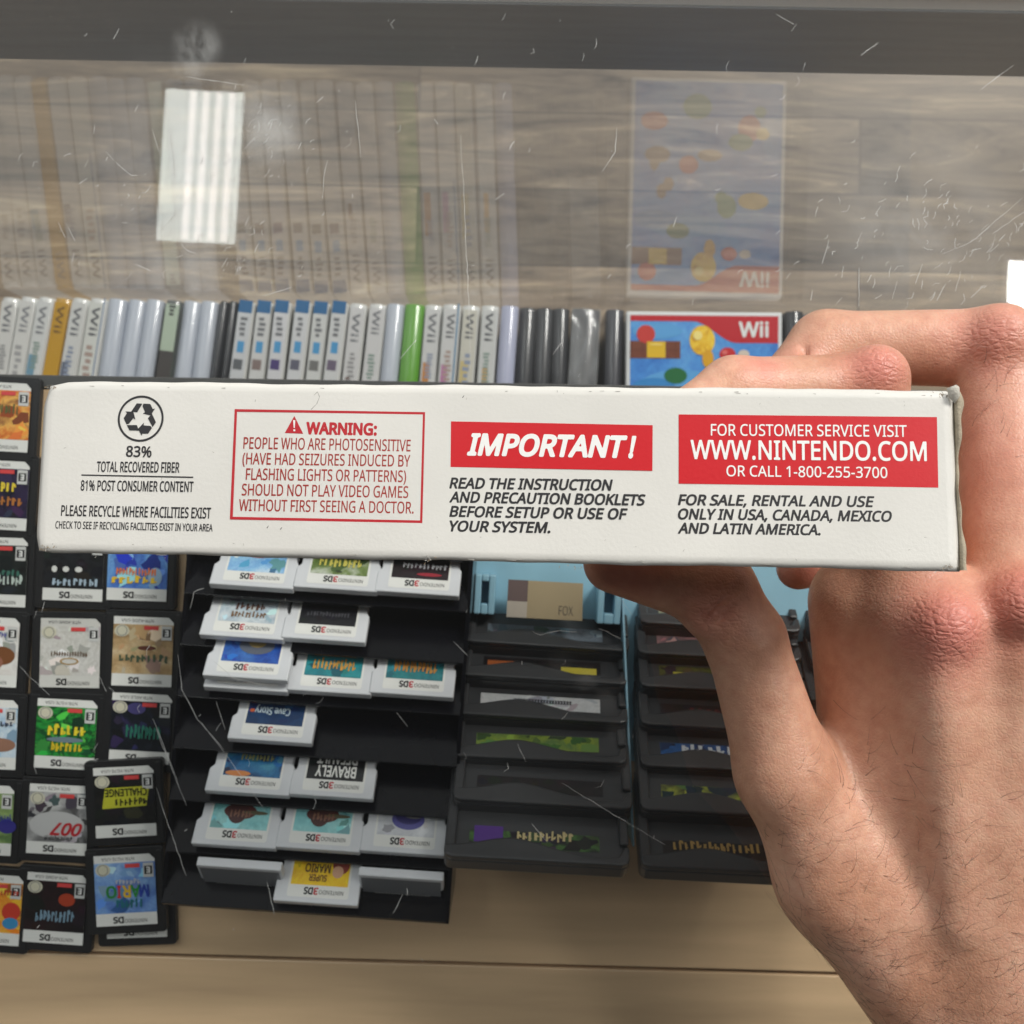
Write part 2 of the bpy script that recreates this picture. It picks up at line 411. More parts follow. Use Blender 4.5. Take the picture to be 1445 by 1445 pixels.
# black laminate rail behind the top of the pane
M_RAIL = mat('black brushed rail', (0.030, 0.033, 0.038), 0.34, var=0.75, vscale=14, vstretch=(1, 14, 14), bump=0.1, bscale=300)
zr0, zr1 = None, None
def z_on_plane(v, Y):
    d = CAMROT @ Vector((0, (CC - v) / F, -1.0)); return CAM_H + d.z * (Y / d.y)
zb, zt = z_on_plane(97, YG + .006), z_on_plane(4, YG + .006)
b = MB(); b.box(-.6, .6, YG + .0062, YG + .016, zb, zt, M_RAIL); b.build('top_rail', case, bevel=.0006)
M_ALU = mat('aluminium channel', (0.75, 0.76, 0.76), 0.35, metal=0.0)
b = MB(); b.box(-.6, .6, YG + .0062, YG + .05, zt + .0003, -.0064, M_ALU); b.build('rail_cap', case)
M_TAN = mat('tan laminate', S(206, 176, 140), 0.3, var=0.2, vscale=16, vstretch=(.35, 3.5, 1), bump=.03, bscale=1200)
YB = U(722, 541, Z_BOARD).y
ys = U(722, 1363, Z_BOARD).y
sl = math.radians(0.6)
def boardpoly(mb, y0, y1, z0, z1, m):
    k = math.tan(sl)
    mb.prism([(-.6, y0 + .6 * k), (.6, y0 - .6 * k), (.6, y1), (-.6, y1)], z0, z1, m)
b = MB(); boardpoly(b, ys + .0010, YB - .006, Z_BOARD - .018, Z_BOARD, M_TAN); ub = b.build('upper_board', case, bevel=.0007)
M_TRIM = mat('dark edge trim', (0.07, 0.07, 0.068), 0.35)
b = MB(); b.box(-.6, .6, YB - .0055, YB, Z_BOARD - .02, Z_BOARD + .0012, M_TRIM); b.build('edge_trim', ub, bevel=.0006)
b = MB(); k = math.tan(sl)
b.prism([(-.6, -.42), (.6, -.42), (.6, ys - .0007 - .6 * k), (-.6, ys - .0007 + .6 * k)], Z_BOARD - .018, Z_BOARD - .001, M_TAN); b.build('rear_board', case, bevel=.0007)
b = MB(); b.box(-.6, .6, -.42, YG - .001, Z_LOW - .018, Z_LOW - .0005, mat('lower shelf laminate', S(150, 130, 105), 0.5)); b.build('lower_shelf', case)
px0, px1 = U(884, 480, Z_TOPS).x, U(1130, 480, Z_TOPS).x
b = MB(); b.box(px0 + .004, px1 + .1, YG - .19, YG - .004, Z_LOW, Z_TOPS - .016, mat('grey riser', S(90, 90, 92), 0.5)); b.build('riser', case, bevel=.001)

# scratches in the counter glass: fine ribbons
M_SCR = mat('scratch frosting', (0.62, 0.62, 0.60), 0.6)
scr = MB()
def scratch(pts, w=0.62, jit=1.0):
    P = [np.array(p, float) for p in pts]; Q = []
    for a, c in zip(P[:-1], P[1:]):
        k = max(2, int(np.linalg.norm(c - a) / 9))
        for i in range(k): Q.append(a + (c - a) * i / k + rng.normal(0, jit * .4, 2))
    Q.append(P[-1]); n = len(Q); Q0 = list(Q)
    for i, q in enumerate(Q):
        t = Q0[min(i + 1, n - 1)] - Q0[max(i - 1, 0)]; t = t / (np.linalg.norm(t) + 1e-9); nn = np.array([-t[1], t[0]])
        h = w * 0.5 * (0.25 + 0.75 * math.sin(math.pi * (i + .3) / (n + .0)) ** .7 if n > 2 else 1) * random.uniform(.6, 1.2)
        Q[i] = (q + nn * h, q - nn * h)
    vv = []
    for a, c in Q:
        vv.append(U(a[0], a[1], .0002)); vv.append(U(c[0], c[1], .0002))
    scr.add(vv, [(2 * i, 2 * i + 1, 2 * i + 3, 2 * i + 2) for i in range(n - 1)], M_SCR)
for s_ in ([(228, 170), (240, 190), (244, 215), (246, 248)], [(215, 182), (222, 205), (226, 216)], [(278, 267), (250, 300), (220, 332)], [(327, 223), (312, 236), (297, 250)],
           [(255, 342), (264, 354), (276, 357)], [(150, 214), (160, 226)], [(163, 229), (175, 240), (185, 247)], [(82, 313), (92, 335)], [(96, 321), (106, 340)],
           [(262, 108), (300, 114), (345, 120)], [(501, 140), (506, 185), (509, 222)], [(462, 226), (457, 250), (455, 280)], [(650, 190), (654, 260), (657, 335), (662, 430), (664, 520)],
           [(134, 174), (132, 188)], [(168, 40), (160, 55)], [(345, 210), (358, 196)], [(252, 163), (258, 175)], [(280, 283), (286, 285), (290, 290)], [(352, 305), (346, 318)],
           [(1443, 280), (1405, 312), (1370, 342), (1330, 358)], [(1445, 300), (1400, 330)], [(1430, 92), (1408, 108), (1385, 126)], [(870, 180), (868, 215), (850, 242)], [(1170, 338), (1160, 372)],
           [(1243, 291), (1235, 303)], [(1212, 378), (1212, 432)], [(1266, 396), (1259, 422)], [(1302, 372), (1292, 400)], [(1335, 400), (1322, 424)], [(1356, 382), (1348, 412)], [(1374, 352), (1368, 362)],
           [(1390, 402), (1370, 420)], [(1410, 345), (1396, 356)], [(1418, 330), (1410, 340)], [(1190, 375), (1188, 392)], [(955, 305), (950, 320)], [(1147, 408), (1144, 424)],
           [(251, 924), (257, 973), (278, 1014), (316, 1058)], [(284, 1020), (320, 1066), (345, 1102), (366, 1133), (374, 1145)], [(220, 1029), (247, 1096), (263, 1136)], [(220, 1111), (238, 1166), (263, 1236)],
           [(377, 1245), (387, 1291)], [(302, 933), (327, 956), (380, 970)], [(27, 940), (42, 955), (70, 981)], [(141, 955), (150, 976)], [(153, 969), (167, 983)], [(216, 1014), (234, 1060), (250, 1100)],
           [(402, 910), (414, 930)], [(305, 990), (318, 1030)], [(440, 1110), (446, 1132), (442, 1142)], [(750, 1162), (772, 1188)], [(793, 1105), (850, 1140), (938, 1192)], [(751, 891), (762, 896), (790, 890), (814, 892)],
           [(845, 887), (876, 901)], [(870, 836), (892, 868)], [(640, 905), (660, 925)], [(560, 1005), (575, 1025)], [(268, 860), (274, 835), (288, 830)], [(780, 500), (792, 484)], [(563, 508), (587, 480)], [(371, 418), (412, 405)], [(190, 372), (212, 382)],
           [(730, 1050), (742, 1075)], [(555, 1290), (568, 1262)], [(1240, 60), (1215, 78)], [(1095, 20), (1120, 34)]):
    scratch(s_)
for cx, cy, sx, sy, nn in ((255, 240, 110, 90, 60), (300, 350, 80, 30, 26), (370, 185, 40, 40, 34), (1320, 350, 90, 70, 120), (1100, 330, 200, 80, 22), (500, 250, 150, 120, 24), (400, 1100, 180, 120, 14), (850, 1000, 130, 120, 16), (140, 1050, 90, 150, 10), (700, 60, 500, 40, 20)):
    for _ in range(nn):
        x, y = random.gauss(cx, sx), random.gauss(cy, sy); a = random.gauss(-1.05, .45); l = random.uniform(2, 17)
        if not (-10 < x < 1455 and -10 < y < 1455): continue
        dxs, dys = l * math.cos(a), l * math.sin(a); cvx = random.gauss(0, .18)
        scratch([(x, y), (x + dxs * .5 - dys * cvx, y + dys * .5 + dxs * cvx), (x + dxs, y + dys)], random.uniform(.25, .8), .3)
o = scr.build('scratches', gtop); tag(o, 'fine pale scratches in the counter glass', kind='stuff')

# ------------------------------------------------------------------ game cases on the lower shelf
def ppm(z): return F / (CAM_H - z)          # photo pixels per metre at height z
M_PL = {}
def plastic(rgb):
    if rgb not in M_PL:
        M_PL[rgb] = mat(f'case plastic {rgb}', S(*rgb), 0.28, 0.5, coat=0.6)
    return M_PL[rgb]
def game_case(xb, xt, wpx, shell, insert, label, feats=(), dz=0.0, sleeve=None):
    "a case standing on its long edge, spine up, head against the front pane"
    zt_ = Z_TOPS + dz
    pb, pt = U(xb, 530, zt_), U(xt, 432, zt_)
    ang = math.atan2(pt.x - pb.x, pt.y - pb.y)
    head = Vector((pb.x + (pt.x - pb.x) / (pt.y - pb.y) * (YG - .0035 - pb.y), YG - .0035, Z_LOW))
    w = wpx / ppm(zt_); Ln = 0.188; Hh = zt_ - Z_LOW
    r = empty('game_case', mw=Matrix.Translation(head) @ Matrix.Rotation(-ang, 4, 'Z'))
    tag(r, label, 'game case', 'game cases standing spine up on the lower shelf')
    b = MB(); n = 14
    prof = [(-w / 2, 0)] + [(-w / 2 + w * (i / n), Hh - .0045 * (1 - math.sin(math.pi * (0.12 + .76 * i / n))) * 1.4) for i in range(n + 1)] + [(w / 2, 0)]
    N = len(prof)
    b.add([(x, y, z) for y in (-Ln, -.001) for x, z in prof], [tuple(range(N))[::-1], tuple(range(N, 2 * N))] +
          [(i, (i + 1) % N, N + (i + 1) % N, N + i) for i in range(N)], plastic(shell))
    for q in range(3, 3 + n - 2): b.sm[q] = True
    sh = b.build('case_shell', r, bevel=.0012)
    if insert is not None:
        b = MB(); zc = Hh + .0004; iw = w * .40
        b.rect(-iw, iw, -Ln + .004, -.005, zc, mat(f'insert {insert}', S(*insert), 0.22, 0.5, coat=0.4))
        for f in feats:
            if f[0] == 't':      # rotated spine lettering, reads along the spine
                _, s0, y0, ln, rgb = f
                if s0.startswith('~'):
                    n = len(s0); 
                    for q in range(n):
                        yy = -y0 - ln * q / n
                        b.rect(-iw * random.uniform(.3, .6), iw * random.uniform(.2, .55), yy - ln / n * .62, yy, zc + .0002, ink(*rgb))
                    continue
                V, Fc, x0, x1, cap = glyphs(s0, 0, 0.01)
                k = ln / (x1 - x0); h = iw * 1.0
                b.add([(-h * .5 + (bb / cap) * h, -y0 - (a - x0) * k, zc + .0002 + kk * 2e-5) for a, bb, kk in V], [f_[::-1] for f_ in Fc], ink(*rgb))
            elif f[0] == 'r':
                _, y0, y1, rgb, s0, s1 = f
                b.rect(iw * s0, iw * s1, -y1, -y0, zc + .0001, ink(*rgb, 0.3))
        b.build('spine_insert', r)
    if sleeve:
        b = MB(); nx, ny = 14, 22
        vv = []
        for j in range(ny + 1):
            for i in range(nx + 1):
                x = (i / nx - .5) * w * 1.02; y = -.002 - j / ny * Ln * .55
                z = Hh + .002 + .0028 * abs(math.sin(5 * x / w + 40 * y + 2 * math.sin(70 * y))) + random.uniform(0, .0007)
                vv.append((x, y, z))
        b.add(vv, [(j * (nx + 1) + i, (j + 1) * (nx + 1) + i, (j + 1) * (nx + 1) + i + 1, j * (nx + 1) + i + 1) for j in range(ny) for i in range(nx)], sleeve, True)
        b.build('crinkled_wrap', r)
    return r

GW, GB = (214, 215, 212), (182, 189, 200)
TX = (112, 114, 118)
def wspine(word, extra=()):
    g = random.randint(120, 160)
    return [('t', word, .008 + random.uniform(-.001, .002), random.uniform(.020, .026), (g - 30, g - 28, g - 24)), ('t', '~' * random.randint(5, 9), .040 + random.uniform(0, .006), random.uniform(.020, .032), random.choice([(g, g, g), (140, 150, 170), (170, 150, 140), (130, 150, 140)]))] + list(extra)
BLU = (34, 100, 150)
def bspine(sq): return [('r', .0, .011, BLU, -1, 1), ('t', '~~~~', .015, .018, TX), ('r', .036, .046, (74, 150, 200), -.5, .5), ('r', .052, .061, sq, -.75, .6)]
CASES = [
 (0, 12, 25, GW, (210, 210, 206), 'white game case at the far left end of the row', wspine('Wii')),
 (21, 38, 25, GW, (212, 212, 208), 'white lettered game case, second from the left end', wspine('Wii')),
 (45, 62, 24, GW, (210, 212, 210), 'white game case with a blue spot, left of the gold one', wspine('Wii', [('r', .052, .070, (110, 150, 172), -.9, .2)])),
 (70, 87, 25, (190, 146, 40), (196, 150, 40), 'gold yellow game case among white ones', [('t', 'Wii', .008, .024, (120, 88, 20))]),
 (94, 111, 25, GW, (208, 209, 206), 'white game case just right of the gold one', wspine('Wii', [('r', .058, .075, (96, 104, 120), -.9, 0)])),
 (121, 137, 26, GW, (212, 214, 208), 'white lettered game case, second to the right of the gold one', wspine('Wii', [('r', 0.0, .12, (90, 120, 160), .85, 1)])),
 (148, 163, 26, GB, None, 'plain bluish grey game case beside the white lettered group', ()),
 (175, 191, 26, GB, None, 'plain bluish grey game case, middle of three alike', ()),
 (201, 216, 25, GB, None, 'plain bluish grey game case left of the pale green spine', ()),
 (230, 244, 24, (70, 76, 72), (178, 194, 174), 'pale green spined game case with dark foot', [('t', '~~~', .006, .010, (40, 44, 42)), ('r', .046, .070, (70, 66, 64), -1, 1)]),
 (255, 269, 25, GB, None, 'grey blue game case right of the pale green spine', ()),
 (281, 294, 25, GB, None, 'grey blue game case left of the black pair', ()),
 (302, 315, 14, (34, 36, 40), None, 'thin black game case, left one of the pair', ()),
 (316, 328, 14, (40, 42, 46), None, 'thin black game case touching the blue topped row', ()),
 (334, 347, 24, GW, (200, 203, 206), 'first blue topped white game case next to the black pair', bspine((92, 96, 100))),
 (361, 373, 24, GW, (204, 205, 204), 'second blue topped game case with brown square', bspine((128, 112, 108))),
 (387, 398, 24, GW, (206, 207, 210), 'blue topped game case with violet square', bspine((70, 56, 112))),
 (415, 427, 24, GW, (205, 207, 209), 'fourth blue topped game case with slate square', bspine((92, 92, 108))),
 (442, 453, 24, GW, (206, 208, 206), 'fifth blue topped game case with grey square', bspine((110, 110, 108))),
 (467, 479, 24, GW, (205, 207, 207), 'last blue topped game case beside the white lettered ones', bspine((104, 92, 112))),
 (494, 505, 25, GW, (206, 206, 206), 'white game case with a small brown foot right of the blue tops', wspine('Wii', [('r', .066, .080, (110, 80, 70), -.6, 0)])),
 (522, 533, 25, GW, (206, 206, 206), 'white lettered game case two left of the green one', wspine('Wii')),
 (548, 558, 25, GB, None, 'plain grey blue game case left of the green one', ()),
 (576, 585, 28, (92, 158, 36), None, 'bright green game case in the middle of the row', ()),
 (604, 612, 26, GW, (206, 207, 206), 'white game case with orange foot right of the green one', wspine('Wii', [('r', .052, .090, (190, 130, 70), -.8, .1)])),
 (630, 638, 26, GW, (206, 207, 206), 'white game case with pink foot, second right of the green one', wspine('Wii', [('r', .054, .090, (180, 120, 160), -.8, .0), ('r', 0, .1, (60, 120, 160), .8, 1)])),
 (657, 665, 25, GW, (204, 202, 190), 'white game case with cream foot, third right of the green one', wspine('Wii', [('r', .050, .090, (200, 184, 130), -.9, .2)])),
 (685, 692, 25, GW, (204, 206, 204), 'white game case with small orange foot next to the lilac one', wspine('Wii', [('r', .056, .090, (214, 160, 70), -.5, .2)])),
 (713, 720, 25, (172, 176, 200), None, 'plain lilac grey game case left of the black cases', ()),
 (740, 746, 25, (40, 41, 44), None, 'first black game case after the lilac one', ()),
 (765, 770, 25, (38, 39, 42), None, 'second black game case after the lilac one', ()),
 (789, 793, 23, (40, 41, 44), None, 'black game case left of the crinkled wrapper', ()),
 (822, 828, 40, (44, 46, 50), None, 'thick black game case in crinkled clear wrap', ()),
 (866, 869, 26, (58, 58, 64), None, 'dark grey game case against the red and blue cover', ()),
]
M_WRAP = mat('clear crinkled film', (0.55, 0.56, 0.56), 0.12, 0.8)
_w = M_WRAP.node_tree; _p = _w.nodes['Principled BSDF']; _p.inputs['Alpha'].default_value = 0.28
for c in CASES:
    dz = 0.0 if c[0] < 735 else -0.006
    game_case(c[0], c[1], c[2], c[3], c[4], c[5], c[6], dz=dz + random.uniform(-.002, .002) if c[0] < 735 else dz, sleeve=M_WRAP if 'crinkled' in c[5] and 'left of' not in c[5] else None)
game_case(1124, 1122, 26, (30, 31, 33), None, 'black game case half hidden behind the fingers', ())

# flat game case with a red and blue printed cover
pz = Z_TOPS
a0, a1 = U(884, 434, pz), U(1104, 434, pz)
cw = (a1 - a0).length; chh = cw * 190 / 135.0
yaw = math.atan2(a1.y - a0.y, a1.x - a0.x)
r = empty('game_case', mw=Matrix.Translation(Vector((a0.x, YG - .0075, pz - .014))) @ Matrix.Rotation(yaw * 0.5, 4, 'Z'))
tag(r, 'white game case lying flat with a red and blue cover beside the black spines', 'game case')
b = MB(); b.box(0, cw, -chh, 0, 0, .014, mat('white case shell', S(228, 230, 230), 0.3, coat=.4)); b.build('case_shell', r, bevel=.0015)
b = MB(); t0 = .0143; e = .0035
M_SKY = art((52, 122, 208), (78, 150, 224), (104, 172, 232), scale=18)
b.rect(e, cw - e, -chh + e, -e, t0, M_SKY)
RED = ink(196, 26, 38, .25)
pts = [(e, -e), (e, -.0085)]
for i in range(13):
    t = i / 12; x = .058 + .038 * t; pts.append((x, -.0085 - .0185 * (t * t * (3 - 2 * t))))
pts += [(cw - e, -.027), (cw - e, -e)]
b.poly(pts[::-1], t0 + .0002, RED)
b.text('Wii', cw - .038, -.0215, .026, .0125, t0 + .0004, ink(236, 238, 236, .2), bold=.02)
LB = ink(96, 168, 226, .25)
b.ell(.027, -.017, .022, .007, t0 + .0002, LB); b.ell(.05, -.061, .035, .010, t0 + .0002, LB); b.ell(.024, -.066, .019, .008, t0 + .0003, ink(60, 140, 206, .25))
for q in range(16):
    b.ell(random.uniform(.02, cw - .02), -random.uniform(.075, chh - .02), random.uniform(.004, .014), random.uniform(.004, .012), t0 + .0003 + q * .00002, ink(*random.choice([(206, 60, 52), (232, 190, 60), (96, 168, 226), (230, 226, 220), (70, 140, 80), (140, 96, 60)]), .25))
b.rect(e, .047, -.041, -.026, t0 + .0004, ink(122, 66, 44, .25)); b.rect(.018, .034, -.0405, -.0265, t0 + .0006, ink(232, 190, 40, .25))
b.ell(.066, -.025, .011, .013, t0 + .0005, art((214, 150, 20), (244, 196, 30), (250, 216, 80), scale=120), 28)
b.ell(.071, -.041, .005, .008, t0 + .0006, ink(226, 168, 30, .25)); b.ell(.088, -.037, .007, .006, t0 + .0005, ink(206, 40, 44, .25))
b.ell(.102, -.037, .005, .004, t0 + .0005, ink(220, 206, 190, .25)); b.ell(.043, -.056, .010, .007, t0 + .0005, ink(36, 110, 60, .25))
b.ell(.017, -.020, .008, .008, t0 + .0005, ink(206, 60, 52, .25))
for (x, y, rx, ry, c) in ((.062, -.021, .004, .004, (252, 232, 140)), (.0855, -.0355, .0025, .002, (230, 110, 104)), (.026, -.029, .006, .001, (250, 220, 110))):
    b.ell(x, y, rx, ry, t0 + .0009, ink(*c, .25))
for q in range(5): b.rect(e + .001 + q * .0095, e + .0013 + q * .0095, -.041, -.026, t0 + .00055, ink(84, 44, 30, .25))
b.rect(e, .047, -.0338, -.0334, t0 + .00052, ink(84, 44, 30, .25))
b.build('printed_cover', r)

# ------------------------------------------------------------------ flat cartridges on the board (left), upside down to the camera
SEAL = ink(206, 202, 180); GREY = ink(120, 120, 122); PUB = ink(214, 70, 70); INKK = ink(22, 22, 24)
MM = 0.001
def chamf(x0, x1, y0, y1, c): return [(x0, y0), (x1, y0), (x1, y1 - c), (x1 - c, y1), (x0, y1)]
def rr(x0, x1, y0, y1, r, n=4):
    P = []
    for cx, cy, a0 in ((x1 - r, y1 - r, 0), (x0 + r, y1 - r, 90), (x0 + r, y0 + r, 180), (x1 - r, y0 + r, 270)):
        for i in range(n + 1):
            a = math.radians(a0 + 90 * i / n); P.append((cx + r * math.cos(a), cy + r * math.sin(a)))
    return P
_NC = [0]
def flat_cart(u, v, rot, label, artm, titles=(), blobs=(), strip=(226, 226, 222), z=Z_BOARD, tilt=0, top=True, panel=None):
    _NC[0] += 1; z = z + .00005 + (_NC[0] * 5 % 7) * .00011
    p = U(u, v, z + .002)
    r = empty('game_cartridge', mw=Matrix.Translation(Vector((p.x, p.y, z))) @ Matrix.Rotation(math.radians(rot), 4, 'Z') @ Matrix.Rotation(math.radians(tilt), 4, 'X'))
    tag(r, label, 'game cartridge', 'small black cartridges laid flat on the tan board')
    b = MB(); b.prism([(x * MM, y * MM) for x, y in rr(-16.9, 16.9, -18.2, 18.2, 1.6)], 0, .0034, BLACKP)
    b.box(-.0162, -.0120, -.0168, .0168, .0034, .0038, BLACKP); b.box(.0138, .0162, -.0168, .0168, .0034, .0038, BLACKP)
    b.build('shell', r, bevel=.0004)
    st = ink(*strip); z0 = .00405
    b = MB(); sc = lambda P: [(x * MM, y * MM) for x, y in P]
    b.poly(sc(chamf(-12.8, 13.2, -14.6, 15.4, 2.2)), z0, st)
    if artm: b.rect(-12.8 * MM, 13.2 * MM, -9.3 * MM, 12.1 * MM, z0 + .00006, artm)
    if artm: motif(b, artm, -12.7 * MM, 13.1 * MM, -9.2 * MM, 12 * MM, z0 + .00008, 16, .0012, .0055)
    z1 = z0 + .0002
    if panel: b.poly([(x * MM, y * MM) for x, y in panel[0]], z0 + .00022, ink(*panel[1]))
    for (x, y, rx, ry, rgb) in blobs: b.ell(x * MM, y * MM, rx * MM, ry * MM, z1, rgb if not isinstance(rgb, tuple) else ink(*rgb)); z1 += .00002
    z1 = z0 + .00032
    if top:
        b.ell(-9 * MM, 9.3 * MM, 3.2 * MM, 2.6 * MM, z1, SEAL); b.ring(-9 * MM, 9.3 * MM, 2.0 * MM, 2.3 * MM, z1 + .00003, GREY, 20)
        b.rect(0.5 * MM, 6.8 * MM, 9.9 * MM, 11.6 * MM, z1, PUB)
        b.rect(8.2 * MM, 12.6 * MM, 5.6 * MM, 11.7 * MM, z1, ink(204, 204, 202)); b.rect(8.7 * MM, 12.1 * MM, 6.9 * MM, 10.4 * MM, z1 + .00003, INKK)
        b.text('E', 9.6 * MM, 7.5 * MM, 1.6 * MM, 2.3 * MM, z1 + .00006, ink(236, 236, 234), True, bold=.03)
    b.text('NTR-' + random.choice(['AMCE', 'ASME', 'A2DE', 'YG7E', 'AKLE']) + '-USA', -9.5 * MM, 13.1 * MM, 14 * MM, 1.3 * MM, z0 + .0001, INKK, True)
    b.text('DS', -5.6 * MM, -13.4 * MM, 4.6 * MM, 2.5 * MM, z0 + .0001, INKK, True, bold=.035)
    b.text('NINTENDO', -1.6 * MM + 1 * MM, -13.4 * MM, 9.5 * MM, 1.5 * MM, z0 + .0001, INKK, True)
    z2 = z0 + .00042
    for t in titles:
        s0, x, y, w, h, rgb = t[:6]; shear = t[6] if len(t) > 6 else 0
        b.text(s0, x * MM, y * MM, w * MM, h * MM, z2, ink(*rgb), True, shear, .025)
    b.build('label', r); return r

flat_cart(2, 590, -2, 'cartridge with orange desert picture at the upper left edge', art((170, 80, 40), (214, 120, 50), (236, 180, 90), (120, 60, 40), scale=90), [('~~~~~~~', -6, 2, 15, 4, (90, 96, 50))])
flat_cart(0, 700, -2, 'dark purple cartridge with yellow and orange title at the left edge', art((24, 20, 40), (44, 34, 66), (20, 18, 30)), [('~~~~~', -6, 2, 14, 4, (226, 200, 60)), ('~~~~~', -3, -4, 14, 4, (176, 110, 50))])
flat_cart(-2, 808, -1, 'black cartridge with pale green capitals at the left edge', art((14, 16, 16), (30, 36, 34), (16, 18, 20)), [('~~~~~', -2, -1, 13, 2.5, (60, 110, 96)), ('~~~~~~~', -4, -5, 16, 4, (190, 204, 196))])
flat_cart(106, 800, -1, 'black cartridge with white icons and blue white title under the box', art((12, 12, 14), (30, 32, 36), (14, 14, 16)), [('~~~~~~~', -9, -8, 21, 3, (170, 190, 206))], [(-8, -1, 1.2, 1.4, (220, 220, 216)), (-3, -1, 1.4, 1.2, (220, 220, 216)), (2.5, -1, 1.6, 1.2, (220, 220, 216))])
flat_cart(196, 800, -1, 'bright blue cartridge with orange and yellow title under the box', art((40, 60, 170), (90, 140, 210), (140, 190, 226), scale=60), [('~~~~~~~~~~', -9, -3.5, 18, 3, (226, 120, 60)), ('~~~~~', -11, -7, 20, 3, (230, 190, 50))], [(8, -4, 3, 4, (150, 180, 206))])
flat_cart(-14, 920, -2, 'white cartridge with brown figures cut by the left edge', art((214, 210, 206), (226, 224, 220), (214, 206, 200)), [('~~~~~~', 0, 7, 8, 2.4, (90, 90, 160))], [(6, -1, 6, 4, (120, 74, 40)), (3, -4, 4, 3, (150, 100, 80))])
flat_cart(101, 922, 0, 'plain grey white cartridge with a thin brown crest', art((196, 194, 190), (208, 206, 200), (200, 198, 194), scale=40), [('~~~~~~~~~~~', -8, -1, 16, 2.2, (110, 92, 76))], [(0, -3.2, 4.2, 1.6, (168, 140, 96)), (0, -3.2, 3.2, 1.0, (204, 202, 198))], (206, 205, 200))
flat_cart(203, 920, -1, 'sepia cartridge with brown map and green title', art((150, 120, 84), (186, 156, 112), (206, 184, 148), scale=70), [('~~~~~~~', -10, -4, 22, 3, (70, 88, 66))], [(2, 2, 4, 1, (96, 50, 36))])
flat_cart(-16, 1036, -1, 'pale blue cartridge with brown lump cut by the left edge', art((150, 186, 216), (206, 220, 230), (170, 200, 224), scale=50), [('~~~', 6, 4, 6, 2, (50, 60, 80))], [(6, -4, 7, 3, (150, 110, 90))])
flat_cart(95, 1036, -2, 'cartridge with vivid green swirls and yellow lettering', art((10, 40, 20), (40, 150, 60), (10, 60, 30), (90, 200, 80), scale=90, dist=3), [('~~~~~', -8, 0, 17, 4, (232, 210, 50)), ('~~~~~~', -6, -7, 14, 3.5, (220, 190, 40))], [(0, -2, 8, 1.2, (110, 130, 140))])
flat_cart(200, 1028, -2, 'dark cartridge with teal scrawl and purple cloud', art((14, 16, 24), (20, 26, 34), (50, 44, 84), scale=70), [('~~~~~~~', -6, -4, 15, 6, (40, 120, 100))], [(-2, 9, 4, 2.5, (70, 64, 120))])
flat_cart(-22, 1156, -2, 'green cartridge with a blue shape cut by the left edge', art((110, 140, 80), (140, 164, 100), (90, 120, 70), scale=60), [('~~~~~', 6, -1, 7, 4, (46, 46, 140))], [(11, -2, 4, 3, (50, 46, 130))])
flat_cart(84, 1156, -2, 'grey cartridge with red 007 title', art((70, 70, 72), (150, 150, 150), (206, 206, 204), scale=40), [('007', -3, -6, 14, 5, (186, 36, 46), .3), ('~~~~~~~~~~~', -5, -8.5, 12, 2, (40, 40, 42))], [(0, -2, 12, 6, (190, 190, 190))])
flat_cart(178, 1131, 4, 'tilted black cartridge with yellow CHALLENGE title', art((12, 12, 12), (22, 22, 22), (34, 32, 30)), [('CHALLENGE', -8, 3, 18, 3, (60, 60, 16)), ('~~~~~~', -4, -1, 14, 3, (50, 50, 14))], [], z=Z_BOARD + .0044, panel=([(-9.5, -2.2), (9.5, -1.6), (11, 6.8), (-8, 6.6)], (190, 190, 50)))
o = flat_cart(-10, 1282, -3, 'orange cartridge with red and blue shape cut by the left edge', art((226, 150, 40), (240, 176, 60), (226, 130, 30), scale=50), [('~~~~~', 4, 7, 8, 2, (190, 60, 40))], [(9, 0, 4, 4, (200, 60, 40)), (9, -5, 3.5, 2.5, (60, 140, 190))])
flat_cart(80, 1281, -3, 'black cartridge with pale blue script near the board front', art((16, 10, 12), (36, 16, 20), (14, 12, 16), scale=70), [('~~~~~~~~', -8, -5, 17, 4.5, (120, 150, 170), .2)], [(5, 4.5, 3.6, 2.8, (170, 60, 30))])
flat_cart(194, 1273, 3, 'black cartridge half under the blue one, only its lower strip showing', None, z=Z_BOARD)
flat_cart(179, 1255, 4, 'sky blue cartridge with bright multicoloured MARIO lettering', art((70, 110, 190), (120, 160, 216), (170, 200, 230), scale=40), [('M', 6.2, -2.5, 4.2, 4.8, (40, 70, 170)), ('A', 2.6, -2.5, 4, 4.8, (40, 140, 60)), ('R', -1, -2.5, 3.6, 4.8, (220, 180, 40)), ('I', -3.2, -2.5, 1.6, 4.8, (200, 40, 40)), ('O', -8, -2.5, 4.5, 4.8, (40, 130, 60)), ('~~~~~~', -4, 3, 11, 2, (180, 186, 200)), ('~~~~~', -4, -7, 12, 3.5, (30, 110, 120))], z=Z_BOARD + .0050, tilt=0)
